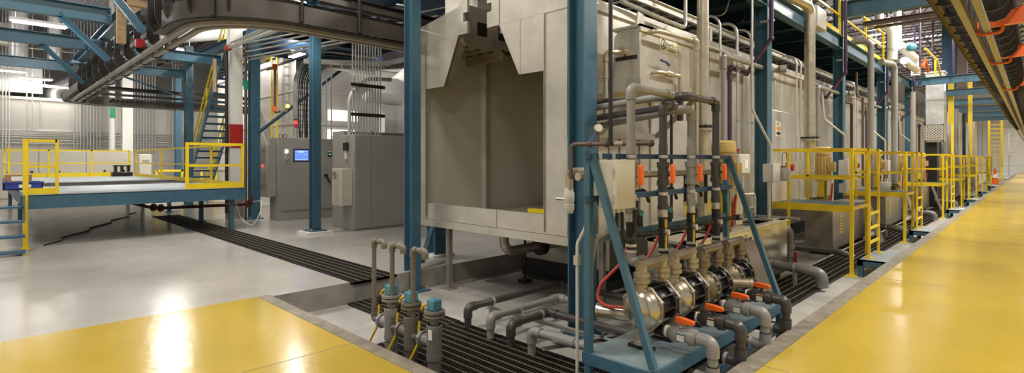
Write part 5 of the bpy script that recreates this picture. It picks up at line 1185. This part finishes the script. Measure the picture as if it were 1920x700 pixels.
# bucket on the second platform, cone
r=thing('bucket','white bucket on the second yellow access platform','bucket',(-2.7,16.2,.88)); MB().lathe((-2.7,16.2,.88),(-2.7,16.2,1.13),[(0,.10),(.25,.13)],16).build('pail',M['white'],r); MB().tube([(-2.83,16.2,1.12),(-2.7,16.07,1.05),(-2.57,16.2,1.12)],.006,.05,6).build('bail',M['galv'],r)
r=thing('traffic_cone','orange traffic cone at the far platforms','cone',(-2.0,50,0)); MB().lathe((-2.0,50,0),(-2.0,50,1.1),[(0,.28),(.04,.22),(1.05,.05),(1.1,.04)],14).build('cone',M['orange'],r); MB().lathe((-2.0,50,.45),(-2.0,50,.7),[(0,.165),(.25,.125)],14).build('white_band',M['label_w'],r); MB().box(-2.3,-1.7,49.7,50.3,0,.04).build('base',M['orange'],r)

# ------------------------------------------------------------------ mezzanine over the booth
r=thing('mezzanine_deck','dark mezzanine deck with a blue edge beam over the booth line','mezzanine',(-5,20,4.7))
MB().ibeam((-3.62,4.95,4.735),(-3.62,27,4.735),.18,.33).build('edge_beam',M['blue'],r)
MB().box(-10,-3.7,5.2,27,4.90,4.95).build('deck_plate',M['navy'],r)
for i in range(15): y=6+i*1.4; MB().ibeam((-9.8,y,4.78),(-3.68,y,4.78),.12,.22).build('joist',M['navy'],r)
rail('railing',[(-3.60,10.6),(-3.60,13.2),(-3.60,15.7),(-3.60,18.6),(-3.60,21.2)],4.93,5.95,r,.055,.13)
o=MB().channel((-4.1,5.3,4.05),(-4.1,30,4.05),.05,.12).build('tray_rail',M['galv']); o.name='cable_tray'; tag(o,'long cable tray hanging under the mezzanine over the booth wall','cable tray')
MB().channel((-4.75,5.3,4.05),(-4.75,30,4.05),.05,.12,flip=-1).build('side_rail',M['galv'],o)
for i in range(60): 
    y=5.4+i*.4
    MB().box(-4.75,-4.1,y-.015,y+.015,4.0,4.025).build('rung',M['galv'],o)
for k in range(5): MB().tube([(-4.65+.12*k,5.3,4.05),(-4.62+.12*k,12,4.05),(-4.65+.12*k,30,4.05)],.022,0,6).build('cable',M['black'],o)
for k,(x,z) in enumerate([(-5.2,4.3),(-5.6,4.2),(-6.1,4.35),(-4.9,4.45)]):
    o=MB().tube([(x,5.2,z),(x,30,z)],.03,0,8).build('conduit',M['tan' if k%2 else 'galv']); tag(o,'long conduit running under the dark mezzanine over the booth','conduit','conduits over the booth roof')
for k in range(7):
    y=6.2+k*.8; o=MB().tube([(-4.75,y,4.35),(-3.95,y,4.30),(-3.9,y+.1,4.6)],.014,.1,6).build('cable',M['black' if k%2 else 'galv']); tag(o,'loose cable hanging off the cable tray over the booth','cable','loose cables at the cable tray')
r=thing('control_box','pale green control box on the edge of the mezzanine beside the fat riser','box',(-3.45,13.2,4.6)); MB().box(-3.52,-3.40,12.86,13.6,4.62,5.10).build('body',M['greybox'],r,bevel=.01); MB().box(-3.40,-3.375,12.88,13.58,4.64,5.08).build('door',M['greybox'],r,bevel=.006)
for i,(x,y) in enumerate([(-3.75,16.8),(-3.72,17.5),(-3.74,19.0),(-3.74,22.6)]):
    o=MB().tube([(x,y,.9),(x,y,3.0+.3*i),(x-.02,y-.7,3.0+.3*i),(x-.02,y-.7,4.3)],.035,.1,8).build('pipe',M['iron' if i%2 else 'brown']); tag(o,'dark dropped pipe at the booth wall beyond the second column','pipe','dark pipes at the far booth wall')
# beams across the aisle
for k in range(6):
    y=26.65+5.45*k
    beam((-3.54,y,4.84),(9,y,4.84),.2,.30,['nearest low','second','third','fourth','fifth','farthest'][k]+' blue beam crossing the yellow aisle at column height','blue beams across the yellow aisle')
beam((-3.54,15.9,5.60),(10,15.9,5.60),.25,.42,'big blue beam high across the yellow aisle at the top right','blue beams across the yellow aisle')
beam((-3.54,18.0,5.62),(8,18.0,5.62),.14,.13,'brown steel channel below the big blue beam','brown channels over the aisle','brown',False)
beam((-3.54,19.5,5.80),(8,19.5,5.80),.08,.08,'thinner brown channel below the big blue beam','brown channels over the aisle','brown',False)
MB_=MB().ibeam((-3.5,20.5,8.0),(9,20.5,8.0),.2,.3); tag(MB_.build('steel_beam',M['navy']),'dark beam close under the roof beyond the big blue beam','beam')
# pale ducts and pipes on the far mezzanine
r=thing('air_duct','pale square duct standing on the line above the lattice grille','duct',(-3.0,28.6,3.2))
MB().box(-3.30,-2.70,28.25,29.0,3.2,5.35).build('duct',M['galv_br'],r); MB().box(-3.34,-2.66,28.2,29.05,5.35,5.43).build('cap',M['galv'],r); MB().box(-3.32,-2.68,28.23,29.02,4.2,4.26).build('seam',M['galv'],r)
r=thing('air_filter','square filter with a white lattice grille under the pale square duct','grille',(-3.0,28.5,2.4))
gx,gX,gz,gZ,gy=-3.32,-2.68,2.46,3.18,28.1
MB().box(gx,gX,gy,29.0,gz,gZ).build('housing',M['ss'],r); MB().box(gx+.03,gX-.03,gy-.01,gy,gz+.03,gZ-.03).build('filter_pad',M['brown'],r)
m=MB()
for k in range(1,12):
    t=k*.11
    for sg in (1,-1):
        u0=max(0,t-.72);u1=min(.64,t); 
        if u1>u0:
            a_=(u0,t-u0);b_=(u1,t-u1)
            P_=lambda q:(gx+q[0] if sg>0 else gX-q[0],gy-.02,gz+q[1])
            m.bar(P_(a_),P_(b_),.026,.02,(0,1,0))
m.build('lattice',M['label_w'],r,False)
MB().box(gx,gX,gy-.03,gy,gz,gz+.05).box(gx,gX,gy-.03,gy,gZ-.05,gZ).box(gx,gx+.05,gy-.03,gy,gz,gZ).box(gX-.05,gX,gy-.03,gy,gz,gZ).build('grille_frame',M['label_w'],r)
r=thing('dark_cabinet','dark column-like cabinet under the lattice grille','cabinet',(-3.1,28.7,0)); MB().box(-3.3,-2.95,28.4,29.1,-.3,2.44).build('case',M['iron'],r); MB().box(-2.95,-2.94,28.45,29.05,.3,2.2).build('door',M['navy'],r)
for pts,rr,l in [([(-3.3,22.1,5.62),(-3.3,25.6,5.62),(-3.3,25.6,4.98)],.15,'upper of two white insulated pipes bending down on the far mezzanine'),([(-3.2,22.4,5.12),(-3.2,25.0,5.12),(-3.2,25.0,4.97)],.13,'lower of two white insulated pipes on the far mezzanine'),([(-3.3,20.9,4.95),(-3.3,20.9,5.9),(-3.5,20.9,6.3)],.14,'white insulated pipe standing at the top of the grey riser'),([(-4.6,19.6,8.4),(-3.6,20.6,7.4),(-3.6,20.6,6.1)],.13,'left of two pale pipes bending up to the roof beyond the mezzanine'),([(-4.4,21.6,8.4),(-3.4,22.4,7.4),(-3.4,22.4,5.85)],.13,'right of two pale pipes bending up to the roof beyond the mezzanine')]:
    o=MB().tube(pts,rr,.6,16).build('insulated_pipe',M['white'] if 'white' in l else M['galv']); tag(o,l,'pipe'); 
    a=Vector(pts[0]);b=Vector(pts[1]); d=(b-a).normalized(); MB().cyl(a+d*.3,a+d*.38,rr*1.08,16).build('band',M['galv'],o)
o=MB().lathe((-3.16,22.6,5.60),(-2.9,22.75,5.60),[(0,.08),(.07,.15),(.2,.15),(.28,.08)],12).build('valve_actuator',M['teal']); tag(o,'teal valve actuator by the white insulated pipes','valve')
o=MB().tube([(-2.85,23.6,5.0),(-2.85,24.3,5.4),(-2.85,25.0,5.0)],.05,.2,8).build('orange_pipe',M['orange_steel']); tag(o,'orange pipe loop among the white insulated pipes','pipe')
r=thing('guard_rail','yellow handrail at the white insulated pipes on the far mezzanine','railing',(-2.7,25,5)); MB().bar((-2.7,23,5.55),(-2.7,26,5.55),.06,.06).bar((-2.7,26,5.6),(-2.7,27.6,4.95),.06,.06).bar((-2.7,25.6,4.9),(-2.7,25.6,5.6),.06,.06).build('frame',M['yellow'],r)
r=thing('yellow_frame','yellow gantry frame posts beyond the pale square duct','frame',(-2.6,33,3)); MB().box(-2.95,-2.75,32.5,32.7,3.4,5.6).build('post',M['yellow'],r); MB().box(-2.3,-2.15,33.5,33.7,3.4,5.6).build('post',M['yellow'],r)
# far gear at the booth end
for k,(y,x,z1,mm,l) in enumerate([(40.2,-3.35,4.5,'ss','pale upright machine panel far along the line'),(44.0,-3.35,4.6,'iron','dark upright chute far along the line'),(51.5,-3.35,4.5,'ss','farthest pale machine panel before the wall ladder')]):
    o=box(x-.5,x+.2,y,y+1.7,-.3,z1).build('machine_panel',M[mm]); tag(o,l,'machine'); MB().box(x+.2,x+.22,y+.2,y+1.6,.8,z1-.5).build('door',M['galv'],o)
r=thing('far_door','bright white door panel with a red sign and a window on the far wall','door',(.5,94,0)); MB().box(-3,5,94.5,94.62,0,5.8).build('panel',M['white'],r); MB().box(1.2,2.4,94.48,94.5,1.6,2.8).build('window',M['label_w'],r); MB().box(1.3,1.8,94.46,94.48,1.9,2.6).build('notice',M['pipe_red'],r); MB().box(1.4,2.2,94.46,94.5,3.1,3.3).build('red_sign',M['red'],r)
o=MB()
for x in (-2.5,-.5,1.5,3.5): o.box(x-.03,x+.03,69.97,70.03,0,1.1)
o.box(-2.5,3.5,69.97,70.03,1.05,1.1).box(-2.5,3.5,69.97,70.03,.5,.55); tag(o.build('far_railing',M['galv']),'thin grey railing across the far end of the yellow aisle','railing')
# orange arms and cables top right
tag(MB().tube([(-.2,20,6.2),(3,16.5,6.3),(6,14,6.2)],.04,.5,8).build('white_cable',M['white']),'pale cable sagging above the orange conveyor arm','cable')

# ------------------------------------------------------------------ lamps
def lamp(x,y,z,axis,label,power,L=1.25,w=.32,group='fluorescent ceiling lamps'):
    r=thing('ceiling_light',label,'light',(x,y,z),group)
    a,b=(L/2,w/2) if axis=='x' else (w/2,L/2)
    m=MB(); m.box(x-a,x+a,y-b,y+b,z+.03,z+.10); m.build('housing',M['white'],r)
    MB().box(x-a*.96,x+a*.96,y-b*.9,y+b*.9,z,z+.03).build('lamp_tube',M['tube'],r,False)
    for s_ in (-1,1):
        px,py_=(x+s_*a*.8,y) if axis=='x' else (x,y+s_*b*.8)
        MB().bar((px,py_,z+.1),(px,py_,RZ),.012,.012).build('hanger',M['galv'],r)
    ld=bpy.data.lights.new('lamp','AREA'); ld.shape='RECTANGLE'; ld.size=2*a; ld.size_y=2*b; ld.energy=power; ld.color=(1,.965,.90)
    lo=bpy.data.objects.new('light_source',ld); C.objects.link(lo); lo.parent=r; lo.location=(0,0,-.02)
    lu=ld.copy(); lu.energy=power*.3; lo=bpy.data.objects.new('added_uplight',lu); C.objects.link(lo); lo.parent=r; lo.location=(0,0,.12); lo.rotation_euler=(pi,0,0)  # extra upward light on each fixture, added to brighten the roof deck
    return r
P=LAMP_W
for x,y,z,ax,l in [(-19.9,1.2,5.50,'y','long bright lamp at the upper left between the blue cross beams'),(-33,.92,5.70,'y','bright lamp at the left picture edge under the lowest blue beam'),(-34.2,2.74,5.25,'y','lamp just above the pale oven at the far left'),(-34.0,1.9,5.55,'y','lamp in front of the silver duct at the far left'),(-26,5.9,6.40,'y','lamp shining between the conveyor and the stair column'),(-28,-6,8.3,'y','lamp off the left edge over the platform steps'),(-21,-3,8.6,'y','lamp over the platform steps'),(-12.5,-1.5,8.6,'y','lamp over the grey floor'),(-12.5,3.6,8.6,'y','lamp over the drain grating'),(-5,-2.5,8.6,'y','lamp over the yellow corner'),(-5,1.5,8.6,'y','lamp over the pit corner'),(2,-3,8.6,'y','lamp over the near yellow floor'),
  (2.6,4,8.4,'y','lamp over the near end of the yellow aisle'),(2.6,10,8.4,'y','second lamp over the yellow aisle'),(2.6,17,8.4,'y','third lamp over the yellow aisle'),(2.6,25,8.4,'y','fourth lamp over the yellow aisle'),(2.6,35,8.4,'y','fifth lamp over the yellow aisle'),(2.6,47,8.4,'y','sixth lamp over the yellow aisle'),(1.5,62,8.4,'y','seventh lamp over the yellow aisle'),(1.5,80,8.4,'y','farthest lamp over the yellow aisle'),(-24,13,8.2,'y','lamp over the white enclosure'),(-15.5,6.9,6.9,'x','lamp above the back mezzanine'),(-1.2,21,7.6,'y','lamp over the far white insulated pipes'),(-5.5,24,8.2,'y','lamp over the far mezzanine'),(-6,33,7.9,'y','second lamp over the far mezzanine, added to brighten the roof'),(-6,43,7.9,'y','third lamp over the far mezzanine, added to brighten the roof'),(-6,55,7.9,'y','farthest lamp over the far mezzanine, added to brighten the roof')]:  # far mezzanine lamps after the first are added to brighten the roof
    lamp(x,y,z,ax,l,P*(.07 if z<6 and x<-30 else .2 if z<6 else .55 if (-30<x<3 and y<4.5) else .8 if x<-30 else 4 if y>60 else 1.6 if (x>1 and y>4) else 1.25))
for x,y,l in [(-11.5,4.9,'lamp under the back mezzanine near the cabinets'),(-16.9,7.2,'lamp under the back mezzanine near the ladder')]: lamp(x,y,5.05,'x',l,P*.25,.9,.2,'lamps under the back mezzanine')
for y,l in [(11.9,'small bright lamp seen in the slot of the right conveyor'),(18.2,'second small bright lamp seen in the slot of the right conveyor')]:
    r=thing('spot_lamp',l,'light',(-.57,y,CZ+.9),'small lamps above the right conveyor'); MB().lathe((-.57,y,CZ+.90),(-.57,y,CZ+1.05),[(0,.06),(.05,.08),(.15,.05)],14).build('housing',M['white'],r); MB().sphere((-.57,y,CZ+.88),.055,12).build('bulb',M['tube'],r); MB().bar((-.57,y,CZ+1.05),(-.57,y,8.4),.01,.01).build('hanger',M['galv'],r)

# ------------------------------------------------------------------ camera, world, exposure
w=bpy.data.worlds.new('World'); SC.world=w; w.use_nodes=True
bg=w.node_tree.nodes['Background']; bg.inputs['Color'].default_value=(1,.98,.95,1); bg.inputs['Strength'].default_value=WORLD
cd=bpy.data.cameras.new('Camera'); cam=bpy.data.objects.new('Camera',cd); C.objects.link(cam)
cd.sensor_width=36; cd.lens=36*990/1920; cd.shift_y=-50/1920; cd.clip_end=300
cam.location=(0,0,1.7); cam.rotation_euler=(pi/2,0,radians(44.74))
SC.camera=cam
SC.view_settings.view_transform='Standard'; SC.view_settings.look='None'; SC.view_settings.gamma=1; SC.view_settings.use_curve_mapping=False
SC.view_settings.exposure=EXPO
SC.cycles.use_denoising=True; SC.cycles.max_bounces=6; SC.cycles.diffuse_bounces=3; SC.cycles.glossy_bounces=4
SC.cycles.sample_clamp_indirect=6
